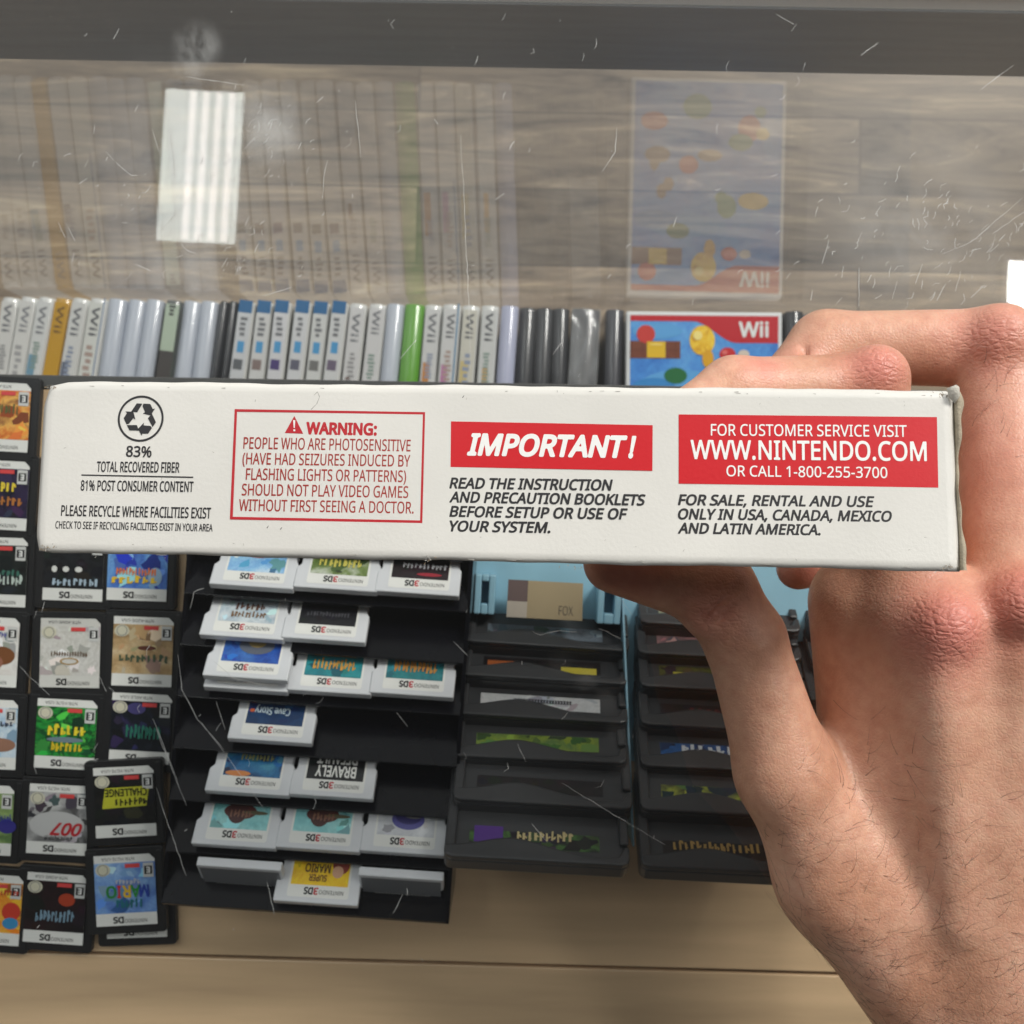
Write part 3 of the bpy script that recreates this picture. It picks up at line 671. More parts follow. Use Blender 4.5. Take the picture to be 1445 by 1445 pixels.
# ------------------------------------------------------------------ stepped black tray with white cartridges
TR_Z = -0.024
pA, pB = U(218, 1280, TR_Z), U(632, 1308, TR_Z)
TX_ = (pB - pA).normalized(); TW = (pB - pA).length
TM = Matrix.Identity(4); TY_ = Vector((-TX_.y, TX_.x, 0))
for i in range(3): TM[i][0] = TX_[i]; TM[i][1] = TY_[i]; TM[i][3] = pA[i]
PITCH = 73.3 / ppm(TR_Z); NR = 8; PHI = math.radians(37)
cph, sph = math.cos(PHI), math.sin(PHI)
tray = empty('stepped_tray', mw=TM)
tag(tray, 'glossy black stepped tray holding white cartridges in slanted rows', 'cartridge tray')
bz = Z_BOARD - TR_Z + .0003
b = MB(); b.box(0, TW, -.001, NR * PITCH, bz, bz + .006, BLACKT); b.build('tray_base', tray, bevel=.0008)
PL = .043
for k in range(NR):
    b = MB(); y = k * PITCH; t = .0016
    p0 = (y, -.0045); d = (cph * PL, -sph * PL); nrm = (-sph * t, -cph * t)
    q = [p0, (p0[0] + d[0], p0[1] + d[1]), (p0[0] + d[0] + nrm[0], p0[1] + d[1] + nrm[1]), (p0[0] + nrm[0], p0[1] + nrm[1])]
    b.add([(x, a, c) for x in (.001, TW - .001) for a, c in q], [(0, 1, 2, 3), (7, 6, 5, 4)] + [(i, 4 + i, 4 + (i + 1) % 4, (i + 1) % 4) for i in range(4)], BLACKT)
    b.build('step_plate', tray, bevel=.0003)
for x in (0, TW - .0016):
    b = MB(); b.add([(xx, y, z) for xx in (x, x + .0016) for y, z in ((-.001, bz), (-.001, -.008), (NR * PITCH, -.008), (NR * PITCH, bz))],
                    [(0, 3, 2, 1), (4, 5, 6, 7), (0, 1, 5, 4), (1, 2, 6, 5), (2, 3, 7, 6), (3, 0, 4, 7)], BLACKT); b.build('side_wall', tray)
b = MB(); b.add([(0, -.001, bz), (TW, -.001, bz), (TW, -.0012, -.006), (0, -.0012, -.006)], [(0, 1, 2, 3)], BLACKT); b.build('front_panel', tray)

def white_cart(ub, vb, row, label, artm, titles=(), blobs=(), lift=0, strip=None, flip=False):
    "cartridge leaning in a row; ub,vb = photo pixel of the middle of its lower edge"
    P = TM.inverted() @ U(ub, vb, TR_Z + .001)
    W2 = 16.5
    if not flip:
        L_ = Matrix.Translation(Vector((P.x, P.y + .0002, .0005 - .0038 + lift * cph * .2))) @ Matrix.Rotation(-PHI, 4, 'X') @ Matrix.Translation(Vector((0, 0, lift)))
        zoff = 0
    else:
        L_ = Matrix.Translation(Vector((P.x, P.y, .0005 - .002))) @ Matrix.Rotation(math.radians(180), 4, 'Z') @ Matrix.Rotation(-math.radians(48), 4, 'X')
    r = empty('game_cartridge', mw=TM @ L_)
    tag(r, label, 'game cartridge', 'white cartridges leaning in the black tray')
    b = MB()
    pts = [(-W2, 0), (W2, 0), (W2, 12), (W2 - .9, 13), (W2 - .9, 34), (-W2 + 1.6, 34), (-W2 + 1.6, 11), (-W2, 9.5)]
    b.prism([(x * MM, y * MM) for x, y in pts], 0, .0036, GREYCART if not flip else GREYCART); b.build('shell', r, bevel=.0005)
    if flip:
        b = MB(); b.rect(-.0155, .0155, .002, .033, .0037, mat('grey cartridge back', S(120, 122, 126), .5))
        for i in range(17): b.rect((-11 + i * 1.3) * MM, (-10.3 + i * 1.3) * MM, .0145, .0185, .0039, mat('contact gold', S(190, 190, 184), .3))
        b.build('contact_back', r); return r
    b = MB(); z0 = .0037
    b.poly([(x * MM, y * MM) for x, y in rr(-11.6, 12.4, 2.0, 31.5, 1)], z0, WHITE)
    if artm: b.rect(-10.8 * MM, 11.6 * MM, 6.7 * MM, 30.6 * MM, z0 + .00008, artm)
    if artm and artm is not WHITE: motif(b, artm, -10.7 * MM, 11.5 * MM, 6.8 * MM, 30 * MM, z0 + .0001, 18, .001, .0045)
    z1 = z0 + .0002
    for (x, y, rx, ry, rgb) in blobs:
        b.ell(x * MM, (y - 1.7) * MM, rx * MM, ry * MM, z1, ink(*rgb) if isinstance(rgb, tuple) else rgb); z1 += .00003
    b.text('DS', -5.2 * MM, 3.2 * MM, 3.6 * MM, 2.5 * MM, z0 + .0001, INKK, True, bold=.035)
    b.text('3', -1.4 * MM, 3.2 * MM, 1.8 * MM, 2.5 * MM, z0 + .0001, ink(186, 40, 50), True, bold=.03)
    b.text('NINTENDO', 0.8 * MM, 3.4 * MM, 9.5 * MM, 1.6 * MM, z0 + .0001, INKK, True)
    for t in titles:
        s0, x, y, w, h, rgb = t[:6]
        b.text(s0, x * MM, (y - 1.7) * MM, w * MM, h * MM, z0 + .0004, ink(*rgb), True, 0, .02)
    b.build('label', r); return r

SKYA = lambda: art((90, 150, 210), (150, 196, 230), (200, 220, 236), scale=60)
white_cart(352, 836, 6, 'white cartridge with sky blue picture and red blob in the top row', SKYA(), (), [(0, 18, 6, 3, (176, 66, 50)), (0, 18, 4, 1.6, (200, 130, 90))])
white_cart(471, 840, 6, 'white cartridge with leafy picture and yellow title in the top row', art((60, 84, 40), (110, 130, 70), (190, 196, 180), scale=90), [('~~~~~~~', -8, 12, 17, 4, (200, 190, 90))])
white_cart(587, 846, 6, 'white cartridge with dark red art in the top row by the right wall', art((18, 12, 14), (36, 16, 22), (20, 14, 16)), [('~~~~~~~~~', -7, 13, 18, 2.6, (150, 150, 154))], [(4, 10.5, 5, .8, (150, 30, 46))])
white_cart(338, 908, 5, 'white cartridge with pale blue picture and brown title in the second row', art((170, 190, 206), (200, 210, 216), (160, 176, 190), scale=60), [('~~~~~', -5, 14, 12, 3.4, (96, 66, 54)), ('~~~~~~~~', -6, 10.5, 14, 2.6, (120, 90, 60))])
white_cart(454, 912, 5, 'white cartridge with all black label in the second row', art((14, 14, 18), (22, 22, 28), (16, 16, 20)), [('~~~~~~~~~~~', -8, 12, 17, 2, (70, 70, 76))])
white_cart(344, 982, 4, 'white cartridge underneath the blue one at the left of the third row', WHITE)
white_cart(346, 972, 4, 'white cartridge with deep blue label stacked on another in the third row', art((24, 60, 140), (36, 84, 170), (60, 110, 180), scale=60), (), [(2, 16, 7, 4, (90, 96, 110)), (2, 17, 3.4, 2, (150, 130, 80))], lift=.0037)
white_cart(462, 986, 4, 'white cartridge with teal label and orange title in the middle of its row', art((30, 120, 130), (40, 140, 146), (30, 110, 124), scale=40), [('~~~~~~~~~', -8, 11.5, 17, 4.5, (206, 150, 60))])
white_cart(579, 990, 4, 'white cartridge with teal label and orange title against the right wall', art((26, 104, 116), (34, 126, 130), (26, 96, 112), scale=40), [('~~~~~~~~~', -8, 11.5, 17, 4.5, (196, 136, 56))])
white_cart(378, 1055, 3, 'white cartridge with navy label and pale script, alone in its row', art((12, 40, 80), (20, 60, 104), (14, 44, 84), scale=40), [('Cave Story', -8, 12.5, 14, 3, (180, 196, 206))], [(-6.5, 26, 2.6, 2, (206, 202, 180)), (8.5, 25, 2, 2.6, (200, 200, 200)), (8.5, 25, 1.3, 1.5, (30, 30, 34)), (-9, 14, 1, .8, (190, 90, 50))])
white_cart(346, 1129, 2, 'white cartridge with deep blue ocean picture and olive title', art((14, 50, 90), (30, 100, 150), (70, 140, 170), scale=80), [('~~~~~~~', -5, 15, 13, 4, (150, 150, 90))], [(-5, 9.4, 5, 1.2, (206, 130, 70))])
white_cart(465, 1134, 2, 'white cartridge with black label reading BRAVELY DEFAULT', art((10, 10, 12), (14, 14, 16), (12, 12, 14)), [('BRAVELY', -7.5, 9.6, 16, 4.4, (226, 226, 222)), ('DEFAULT', -7.5, 15, 16, 4.4, (226, 226, 222))], [(-6.5, 26, 3, 2, SEAL), (8.5, 25, 2, 2.4, (60, 60, 62))])
def splat(r_, seed):
    rn = random.Random(seed)
    return None
white_cart(327, 1204, 1, 'white cartridge with mint label and dark red burst at the left of its row', art((120, 190, 194), (150, 208, 208), (130, 196, 200), scale=30), [('~~~~~', -4, 13, 9, 3, (130, 90, 70))], [(0, 15.5, 6.5, 3.2, (84, 40, 36)), (-1, 15.5, 4, 5, (70, 36, 34)), (6, 15.2, 5, .8, (90, 84, 60))])
white_cart(446, 1209, 1, 'white cartridge with mint label and dark red burst in the middle of its row', art((120, 190, 194), (150, 208, 208), (130, 196, 200), scale=30), [('~~~~~', -4, 13, 9, 3, (130, 90, 70))], [(0, 15.5, 6.5, 3.2, (84, 40, 36)), (-1, 15.5, 4, 5, (70, 36, 34)), (6, 15.2, 5, .8, (90, 84, 60))])
white_cart(566, 1214, 1, 'white cartridge with white label and violet round emblem', art((196, 198, 204), (206, 208, 212), (190, 192, 200), scale=30), (), [(1, 15, 6.5, 4.2, (86, 84, 150)), (1, 16, 5, 3, (60, 56, 110)), (3, 17, 4, 1.6, (130, 130, 120))])
white_cart(337, 1215, 0, 'white cartridge turned round showing its grey back, left of the yellow one', None, flip=True)
white_cart(566, 1229, 0, 'white cartridge turned round showing its grey back, right of the yellow one', None, flip=True)
white_cart(443, 1285, 0, 'white cartridge with bright yellow label at the front of the tray', art((226, 180, 20), (240, 200, 30), (232, 186, 24), scale=30), [('MAKER', -6, 17.5, 10, 3.2, (90, 60, 20)), ('MARIO', -6, 13.4, 10, 3.2, (90, 60, 20)), ('SUPER', -4, 10, 7, 2.4, (110, 70, 20))], [(8, 17, 3.4, 4, (130, 50, 40)), (7, 14, 2.2, 2.4, (206, 160, 130))])

# ------------------------------------------------------------------ pale blue rack with charcoal cartridges
M_BLUE = mat('pale blue rack plastic', S(150, 196, 216), 0.4, var=.06, vscale=40)
GP = math.radians(49); gc, gs = math.cos(GP), math.sin(GP)
GWD = .0695
ROWS1 = [(760, 1215, .380), (763, 1135, .393), (764, 1072, .405), (767, 1014, .415), (769, 959, .424), (771, 912, .432)]
ROWS2 = [(1038, 1229, .380), (1033, 1149, .393), (1029, 1086, .405), (1025, 1028, .415), (1021, 974, .424), (1018, 927, .432), (1016, 885, .438)]
dx = (UD(893, 1222, .38) - UD(628, 1208, .38)).normalized()
GA = math.atan2(dx.y, dx.x)
def wave(x):
    t = (x / GWD + .5)
    return .0050 + .0042 * math.exp(-((t - .36) / .2) ** 2) - .0022 * math.exp(-((t - .82) / .16) ** 2) + (.0035 if t > .965 else 0)
def grey_cart(u, v, d, label, artm, titles=(), bands=()):
    p = UD(u + random.uniform(-3, 3), v, d)
    r = empty('game_cartridge', mw=Matrix.Translation(p) @ Matrix.Rotation(GA + random.gauss(0, .008), 4, 'Z') @ Matrix.Rotation(-GP + random.gauss(0, .02), 4, 'X'))
    tag(r, label, 'game cartridge', 'charcoal cartridges overlapping in the pale blue rack')
    w = GWD / 2; b = MB()
    b.prism([(x, y) for x, y in rr(-w, w, 0, .045, .003)], -.0085, -.0022, DARKCART)
    n = 36; top = [(-w + GWD * i / n, wave(-w + GWD * i / n)) for i in range(n + 1)]
    lip = [(-w, .0028), (-w + .0008, .0008), (-w + .003, 0), (w - .003, 0), (w - .0008, .0008), (w, .0028)] + top[::-1]
    b.prism(lip, -.0024, .0004, DARKCART)
    b.box(-w, -w + .004, .004, .044, -.0024, 0.0, DARKCART); b.box(w - .0035, w, .009, .044, -.0024, 0.0, DARKCART)
    b.build('shell', r, bevel=.0007)
    b = MB(); y0 = .0092
    b.rect(-w + .009, w - .011, y0 - .003, .0132, -.0021, artm)
    motif(b, artm, -w + .0092, w - .0112, .0063, .0131, -.00208, 16, .001, .005)
    for (x0, x1, a0, a1, rgb) in bands: b.rect(x0 * MM, x1 * MM, a0 * MM, a1 * MM, -.0019, rgb if not isinstance(rgb, tuple) else ink(*rgb))
    for (s0, x, y, ww, h, rgb) in titles: b.text(s0, x * MM, y * MM, ww * MM, h * MM, -.0017, ink(*rgb), True, 0, .02)
    b.build('label', r); return r
grey_cart(*ROWS1[0], 'front charcoal cartridge with purple and green label beside the tray', art((40, 20, 60), (24, 22, 26), (70, 110, 50), (20, 18, 22), scale=60), [('~~~~~~~~', -8, 9.5, 22, 4, (196, 180, 130))], [(-24, -13, 8, 15, (82, 46, 130))])
grey_cart(*ROWS1[1], 'charcoal cartridge with nearly black label, second from the front', art((14, 12, 14), (30, 22, 24), (16, 14, 16), scale=60))
grey_cart(*ROWS1[2], 'charcoal cartridge with yellow green label strip', art((60, 90, 30), (130, 150, 50), (90, 120, 60), scale=60))
grey_cart(*ROWS1[3], 'charcoal cartridge with white label strip and tiny black print', art((196, 198, 200), (206, 208, 208), (190, 192, 196), scale=40), [('IIIIIIIIIIIIIIIIIIII', -12, 9.3, 24, 1.6, (40, 40, 44))])
grey_cart(*ROWS1[4], 'charcoal cartridge with dark label, orange and yellow corners', art((20, 18, 20), (34, 28, 28), (18, 18, 20), scale=50), (), [(-24, -13, 7, 11, (170, 90, 40)), (7, 22, 6, 9.5, (206, 190, 60))])
grey_cart(*ROWS1[5], 'charcoal cartridge at the back of the left column under the price card', art((60, 66, 74), (110, 120, 130), (80, 90, 100), scale=60))
grey_cart(*ROWS2[0], 'front charcoal cartridge with gold lettered dark label by the wrist', art((16, 14, 16), (36, 30, 28), (18, 18, 20), scale=60), [('~~~~~~~~~~~~', -22, 9, 34, 4, (170, 140, 80))])
grey_cart(*ROWS2[1], 'charcoal cartridge with green and yellow streaked label by the thumb', art((20, 40, 60), (160, 170, 60), (30, 26, 30), (90, 130, 60), scale=50))
grey_cart(*ROWS2[2], 'charcoal cartridge with blue and white lettering by the thumb', art((20, 40, 80), (40, 90, 150), (24, 24, 30), scale=60), [('~~~~~~', -18, 8.5, 26, 4, (206, 210, 214))])
grey_cart(*ROWS2[3], 'charcoal cartridge with dull red lettering by the thumb', art((24, 20, 22), (40, 30, 30), (24, 20, 22), scale=60), [('~~~~~~~', -14, 8.5, 30, 3, (96, 40, 40))])
grey_cart(*ROWS2[4], 'charcoal cartridge with a yellow label strip beside the thumb', art((30, 28, 30), (90, 90, 40), (40, 36, 36), scale=50), (), [(-20, 14, 7, 10, (190, 180, 60))])
grey_cart(*ROWS2[5], 'charcoal cartridge with pinkish label just under the thumb joint', art((90, 80, 80), (150, 110, 110), (70, 70, 74), scale=50))
grey_cart(*ROWS2[6], 'rearmost charcoal cartridge behind the thumb tip', art((90, 94, 96), (140, 140, 110), (60, 66, 66), scale=50))

for (v_, d_, lb, am) in ((996, .424, 'charcoal cartridge mostly behind the hand, nearest of three', art((30, 28, 30), (60, 56, 54), (40, 36, 36))), (946, .432, 'charcoal cartridge mostly behind the hand, middle of three', art((60, 70, 40), (120, 130, 70), (40, 40, 36))), (900, .438, 'charcoal cartridge mostly behind the hand, rearmost of three', art((90, 90, 94), (150, 150, 150), (60, 60, 64)))):
    grey_cart(1262, v_, d_, lb, am)
RM = Matrix.Translation(UD(640, 1200, .415)) @ Matrix.Rotation(GA, 4, 'Z')
rack = empty('cartridge_rack', mw=RM)
tag(rack, 'pale blue plastic rack holding two columns of charcoal cartridges', 'cartridge rack')
RI = RM.inverted()
def rl(u, v, d): return RI @ UD(u, v, d)
qs = [rl(655, 1175, .4480), rl(1175, 1198, .4480), rl(1170, 770, .4487), rl(668, 760, .4487)]
b = MB(); b.add([(p.x, p.y, p.z) for p in qs] + [(p.x, p.y, p.z - .003) for p in qs], [(0, 1, 2, 3), (7, 6, 5, 4)] + [(i, 4 + i, 4 + (i + 1) % 4, (i + 1) % 4) for i in range(4)], M_BLUE)
b.build('base_plate', rack)
for k, (uu, tt) in enumerate(((655, 3.0), (893, .9))):
    A_, B_ = rl(uu - 14 if uu < 800 else uu + 1, 1165 if uu < 800 else 1195, .402), rl(uu + 6 if uu < 800 else uu - 16, 800, .443)
    b = MB(); hw = tt * .0005
    vv = []
    for P, zz in ((A_, 0), (B_, 0)):
        vv += [(P.x - hw, P.y, P.z), (P.x + hw, P.y, P.z), (P.x + hw, P.y, -.034), (P.x - hw, P.y, -.034)]
    b.add(vv, [(0, 1, 2, 3), (7, 6, 5, 4), (0, 4, 5, 1), (1, 5, 6, 2), (2, 6, 7, 3), (3, 7, 4, 0)], M_BLUE); b.build('side_rail', rack, bevel=.0004)
for (u0, v0, u1, v1) in ((668, 812, 700, 866), (842, 826, 878, 880)):
    P0, P1 = rl(u0, v1, .436), rl(u1, v0, .436)
    b = MB(); w_ = .0028
    for (x0, x1, y0, y1) in ((P0.x, P0.x + w_, P0.y, P1.y), (P1.x - w_, P1.x, P0.y, P1.y), (P0.x + w_ + .0001, P1.x - w_ - .0001, P1.y - w_, P1.y), (P0.x + w_ + .0001, P1.x - w_ - .0001, P0.y, P0.y + w_ * 1.6)):
        b.box(x0, x1, y0, y1, P0.z - .012, P0.z, M_BLUE)
    b.build('clip', rack, bevel=.0006)
# card standing at the back of the rack
pc = UD(769, 848, .435)
card = empty('price_card', mw=Matrix.Translation(pc) @ Matrix.Rotation(GA, 4, 'Z') @ Matrix.Rotation(math.radians(-20), 4, 'X'))
tag(card, 'tan and grey printed card at the back of the pale blue rack', 'card')
b = MB(); b.box(-.016, .016, -.008, .0085, 0, .0005, ink(150, 132, 96)); b.rect(-.016, -.0075, -.001, .0085, .0007, ink(84, 60, 56)); b.rect(-.016, -.0075, -.008, -.001, .0007, ink(170, 160, 146))
b.text('FOX', .006, -.006, .006, .004, .0007, ink(90, 78, 56)); b.build('printed_card', card)

# ------------------------------------------------------------------ the white box
BW, BH, BD = .215, .04136, .042
def Rx(a): return Matrix.Rotation(a, 3, 'X')
BR = Rx(-0.1050155) @ Matrix.Rotation(-0.05409315, 3, 'Y') @ Matrix.Rotation(-0.02305769, 3, 'Z')
BT = Vector((-0.00559666, 0.00925746, -0.23842034))
BMW = Matrix.Translation(CAMPOS + CAMROT @ BT) @ (CAMROT @ BR).to_4x4()
box = empty('cardboard_box', mw=BMW)
tag(box, 'white printed cardboard box held across the picture by a hand', 'box')
BI = BMW.inverted()
def FP(u, v):
    "photo pixel -> 2D point on the box front face"
    o_ = BI @ CAMPOS; d_ = (BI.to_3x3() @ (CAMROT @ Vector(((u - CC) / F, (CC - v) / F, -1.0))))
    t = -o_.z / d_.z; q = o_ + d_ * t; return (q.x, q.y)
M_BOX = mat('white coated card', S(219, 216, 209), 0.36, 0.4, bump=0.09, bscale=1100, var=0.05, vscale=28)
M_BOXI = mat('raw grey card', S(176, 164, 142), 0.85, bump=0.5, bscale=1500, var=.2, vscale=300)
# body: front face grid with worn, slightly uneven rim; sides run back along the view axis
back = (BI.to_3x3() @ (CAMROT @ Vector((0, 0, -1)))) * BD
NX, NY = 120, 26
vv, ff = [], []
corner = [FP(62, 537), FP(1346, 550), FP(1356, 806), FP(48, 779)]
def lerp2(s_, t_):
    (ax, ay), (bx, by), (cx, cy), (dx_, dy_) = corner[3], corner[2], corner[1], corner[0]
    x = (ax * (1 - s_) + bx * s_) * (1 - t_) + (dx_ * (1 - s_) + cx * s_) * t_
    y = (ay * (1 - s_) + by * s_) * (1 - t_) + (dy_ * (1 - s_) + cy * s_) * t_
    return x, y
for j in range(NY + 1):
    for i in range(NX + 1):
        s_, t_ = i / NX, j / NY
        s2 = 0.5 - 0.5 * math.cos(math.pi * s_); s2 = .25 * s2 + .75 * s_; t2 = .35 * (0.5 - 0.5 * math.cos(math.pi * t_)) + .65 * t_
        x, y = lerp2(s2, t2)
        ed = min((x - lerp2(0, t2)[0]), (lerp2(1, t2)[0] - x), (y - lerp2(s2, 0)[1]), (lerp2(s2, 1)[1] - y))
        z = -.0008 * math.exp(-max(ed, 0) / .0003) + (.00005 * math.sin(60 * x + 3) if ed > 0 else 0)
        wob = .00012 * (math.sin(90 * x + 2) + math.sin(210 * x + 130 * y) * .6 + .5 * math.sin(517 * x))
        if t_ in (0, 1): y += wob
        # softened corners
        dl = math.hypot(x - corner[0][0], y - corner[0][1])
        if dl < .006: x += (.006 - dl) * .22; y -= (.006 - dl) * .18
        dl = math.hypot(x - corner[3][0], y - corner[3][1])
        if dl < .004: x += (.004 - dl) * .2; y += (.004 - dl) * .1
        vv.append((x, y, z))
idx = lambda i, j: j * (NX + 1) + i
for j in range(NY):
    for i in range(NX): ff.append((idx(i, j), idx(i + 1, j), idx(i + 1, j + 1), idx(i, j + 1)))
rim = [idx(i, 0) for i in range(NX)] + [idx(NX, j) for j in range(NY)] + [idx(i, NY) for i in range(NX, 0, -1)] + [idx(0, j) for j in range(NY, 0, -1)]
nb = len(vv)
cx0 = sum(vv[i][0] for i in rim) / len(rim); cy0 = sum(vv[i][1] for i in rim) / len(rim)
for i in rim:
    x, y, z = vv[i]; vv.append((x + back.x, y + back.y, back.z))
n = len(rim)
for k in range(n): ff.append((rim[k], nb + k, nb + (k + 1) % n, rim[(k + 1) % n]))
ff.append(tuple(nb + k for k in range(n)))
b = MB(); b.add(vv, ff[:NX * NY], M_BOX, True); b.add([], [], M_BOX)
b.f += [list(f) for f in ff[NX * NY:]]; b.m += [0] * (len(ff) - NX * NY); b.sm += [False] * (len(ff) - NX * NY)
body = b.build('carton_body', box)

PZ = .00006
def quad(mb, pts, m, z): mb.poly([FP(*p) for p in pts][::-1], z, m)
def line(mb, t, l, r_, cap, m, z=PZ * 1.0, shear=0, bold=0):
    "a line of lettering: photo pixels of its left and right baseline ends and cap height"
    L_, R_ = Vector(FP(*l)), Vector(FP(*r_)); e1 = R_ - L_
    up = Vector(FP(l[0], l[1] - cap)) - L_; up = Vector((-e1.y, e1.x)).normalized() * up.length
    V, Fc, x0, x1, cp = glyphs(t, shear, bold)
    P = []
    for a, c, kk in V:
        q = L_ + e1 * ((a - x0) / (x1 - x0)) + up * (c / cp); P.append((q.x, q.y, z + kk * 2.2e-5))
    mb.add(P, Fc, m)
K = mat('black ink', S(38, 36, 38), .45); RD = mat('red banner ink', S(204, 15, 28), .36, bump=.07, bscale=1100); RW = mat('warning red ink', S(186, 26, 38), .45)
RT = mat('warning text ink', S(158, 44, 34), .45); WI = mat('white lettering', S(240, 238, 234), .45)
# recycling symbol
b = MB(); cx, cy = FP(198.6, 590.7); rr_ = (Vector(FP(231, 590.7)) - Vector(FP(198.6, 590.7))).length
b.ring(cx, cy, rr_ * .91, rr_, PZ, K, 72)
for k in range(3):
    a = -2 * math.pi * k / 3 - .03
    rot = lambda P: [(cx + rr_ * 1.05 * (x * math.cos(a) - y * math.sin(a)), cy + rr_ * 1.05 * (x * math.sin(a) + y * math.cos(a))) for x, y in P]
    b.poly(rot([(-.42, .27), (-.17, .25), (.02, .62), (-.22, .62)][::1]), PZ, K)
    b.poly(rot([(.06, .62), (.03, .52), (.16, .27), (.07, .21), (.40, .15), (.56, .44), (.47, .41), (.34, .62)][::1]), PZ, K)
b.build('recycling_symbol', body)
b = MB()
line(b, '83%', (177.6, 644), (213.6, 645), 14.5, K, bold=.016)
line(b, 'TOTAL RECOVERED FIBER', (136.3, 665.5), (253, 666.8), 14, K, bold=.014)
quad(b, [(115, 669.4), (272.8, 672.6), (272.8, 674.4), (115, 671.2)], K, PZ)
line(b, '81% POST CONSUMER CONTENT', (113.7, 692), (272.8, 694), 14, K, bold=.014)
line(b, 'PLEASE RECYCLE WHERE FACILITIES EXIST', (86, 727.6), (297.4, 731.4), 14.4, K, bold=.014)
line(b, 'CHECK TO SEE IF RECYCLING FACILITIES EXIST IN YOUR AREA', (78, 745.5), (300, 749.8), 10, K, bold=.012)
b.build('recycling_text', body)
# warning panel
b = MB(); O_ = [(331.3, 577.3), (600, 581.6), (596, 738.2), (324.5, 733)]
I_ = [(334.6, 581), (596.8, 585), (592.8, 734.4), (328.6, 729.2)]
for i in range(4): quad(b, [O_[i], O_[(i + 1) % 4], I_[(i + 1) % 4], I_[i]], RW, PZ)
b.build('warning_frame', body)
b = MB()
quad(b, [(415.4, 587), (428, 612.2), (402, 611)], RW, PZ)
quad(b, [(413.8, 593), (416.8, 593), (416.2, 604), (414.6, 604)], WI, PZ * 2); quad(b, [(414.2, 606), (416.8, 606), (416.8, 608.6), (414.2, 608.6)], WI, PZ * 2)
b.build('warning_triangle', body)
b = MB()
line(b, 'WARNING:', (431.7, 612), (531.7, 613.8), 15.5, RW, bold=.036)
for t, x0, x1, y0, y1, cp in (('PEOPLE WHO ARE PHOTOSENSITIVE', 343.3, 579.3, 633, 637, 16), ('(HAVE HAD SEIZURES INDUCED BY', 342, 578.5, 655, 658.6, 16),
                              ('FLASHING LIGHTS OR PATTERNS)', 346.8, 572.9, 676.9, 680.4, 16), ('SHOULD NOT PLAY VIDEO GAMES', 341, 576, 698.8, 702.6, 16), ('WITHOUT FIRST SEEING A DOCTOR.', 337, 583.6, 720.6, 724.6, 16)):
    line(b, t, (x0, y0), (x1, y1), cp, RT, bold=.008)
b.build('warning_text', body)
b = MB(); quad(b, [(636.4, 594.6), (921, 600), (920.6, 664.4), (635.8, 659)], RD, PZ); ban = b.build('red_banner', body)
b = MB(); line(b, 'IMPORTANT', (659, 641.3), (885, 645), 28.3, WI, PZ * 2.2, shear=.22, bold=.03); line(b, '!', (886.5, 645), (897.5, 645.2), 28.3, WI, PZ * 2.2, shear=.22, bold=.03); b.build('banner_text', ban)
b = MB()
for t, x1, y0, y1 in (('READ THE INSTRUCTION', 864.6, 688.9, 691.9), ('AND PRECAUTION BOOKLETS', 911, 708.6, 712.9), ('BEFORE SETUP OR USE OF', 885.7, 728.8, 732.7), ('YOUR SYSTEM.', 776.7, 749.5, 751.8)):
    line(b, t, (634, y0), (x1, y1), 14.4, K, shear=.2, bold=.024)
b.build('instruction_text', body)
b = MB(); quad(b, [(957.7, 584.8), (1322, 588.6), (1324, 688.2), (957.7, 682.5)], RD, PZ); ban = b.build('red_banner', body)
b = MB()
line(b, 'FOR CUSTOMER SERVICE VISIT', (1003, 614.6), (1279.4, 616.5), 16, WI, PZ * 2.2, bold=.006)
line(b, 'WWW.NINTENDO.COM', (974.3, 647.4), (1307.7, 650.2), 26, WI, PZ * 2.2, bold=.012)
line(b, 'OR CALL 1-800-255-3700', (1025, 672), (1252, 674.6), 15, WI, PZ * 2.2, bold=.006)
b.build('banner_text', ban)
b = MB()
for t, x1, y0, y1 in (('FOR SALE, RENTAL AND USE', 1234, 712.3, 715.3), ('ONLY IN USA, CANADA, MEXICO', 1258.7, 732.3, 736), ('AND LATIN AMERICA.', 1158, 752.3, 755)):
    line(b, t, (956.6, y0), (x1, y1), 14.2, K, shear=.2, bold=.024)
b.build('sale_text', body)
# scuffs and specks printed wear
M_SC = mat('grey scuff', S(168, 164, 156), .7); b = MB()
def fleck(u, v, l, a, w, m):
    P = [(u, v), (u + l * math.cos(a), v + l * math.sin(a))]; nx_, ny_ = -math.sin(a) * w / 2, math.cos(a) * w / 2
    quad(b, [(P[0][0] - nx_ * .4, P[0][1] - ny_ * .4), (P[1][0] - nx_, P[1][1] - ny_), (P[1][0] + nx_, P[1][1] + ny_), (P[0][0] + nx_ * .4, P[0][1] + ny_ * .4)], m, PZ * .7)
pts = [(443, 558), (448, 553), (451, 560), (447, 570), (439, 578)]
for p0, p1 in zip(pts[:-1], pts[1:]): fleck(p0[0], p0[1], math.hypot(p1[0] - p0[0], p1[1] - p0[1]), math.atan2(p1[1] - p0[1], p1[0] - p0[0]), 1.2, M_SC)
for _ in range(46):
    fleck(random.uniform(70, 1330), random.choice([random.uniform(548, 572), random.uniform(755, 790), random.uniform(560, 780)]), random.uniform(1, 4), random.uniform(0, 3.1), random.uniform(.5, 1.1), M_SC)
M_GR = mat('grubby brown mark', S(150, 132, 108), .8)
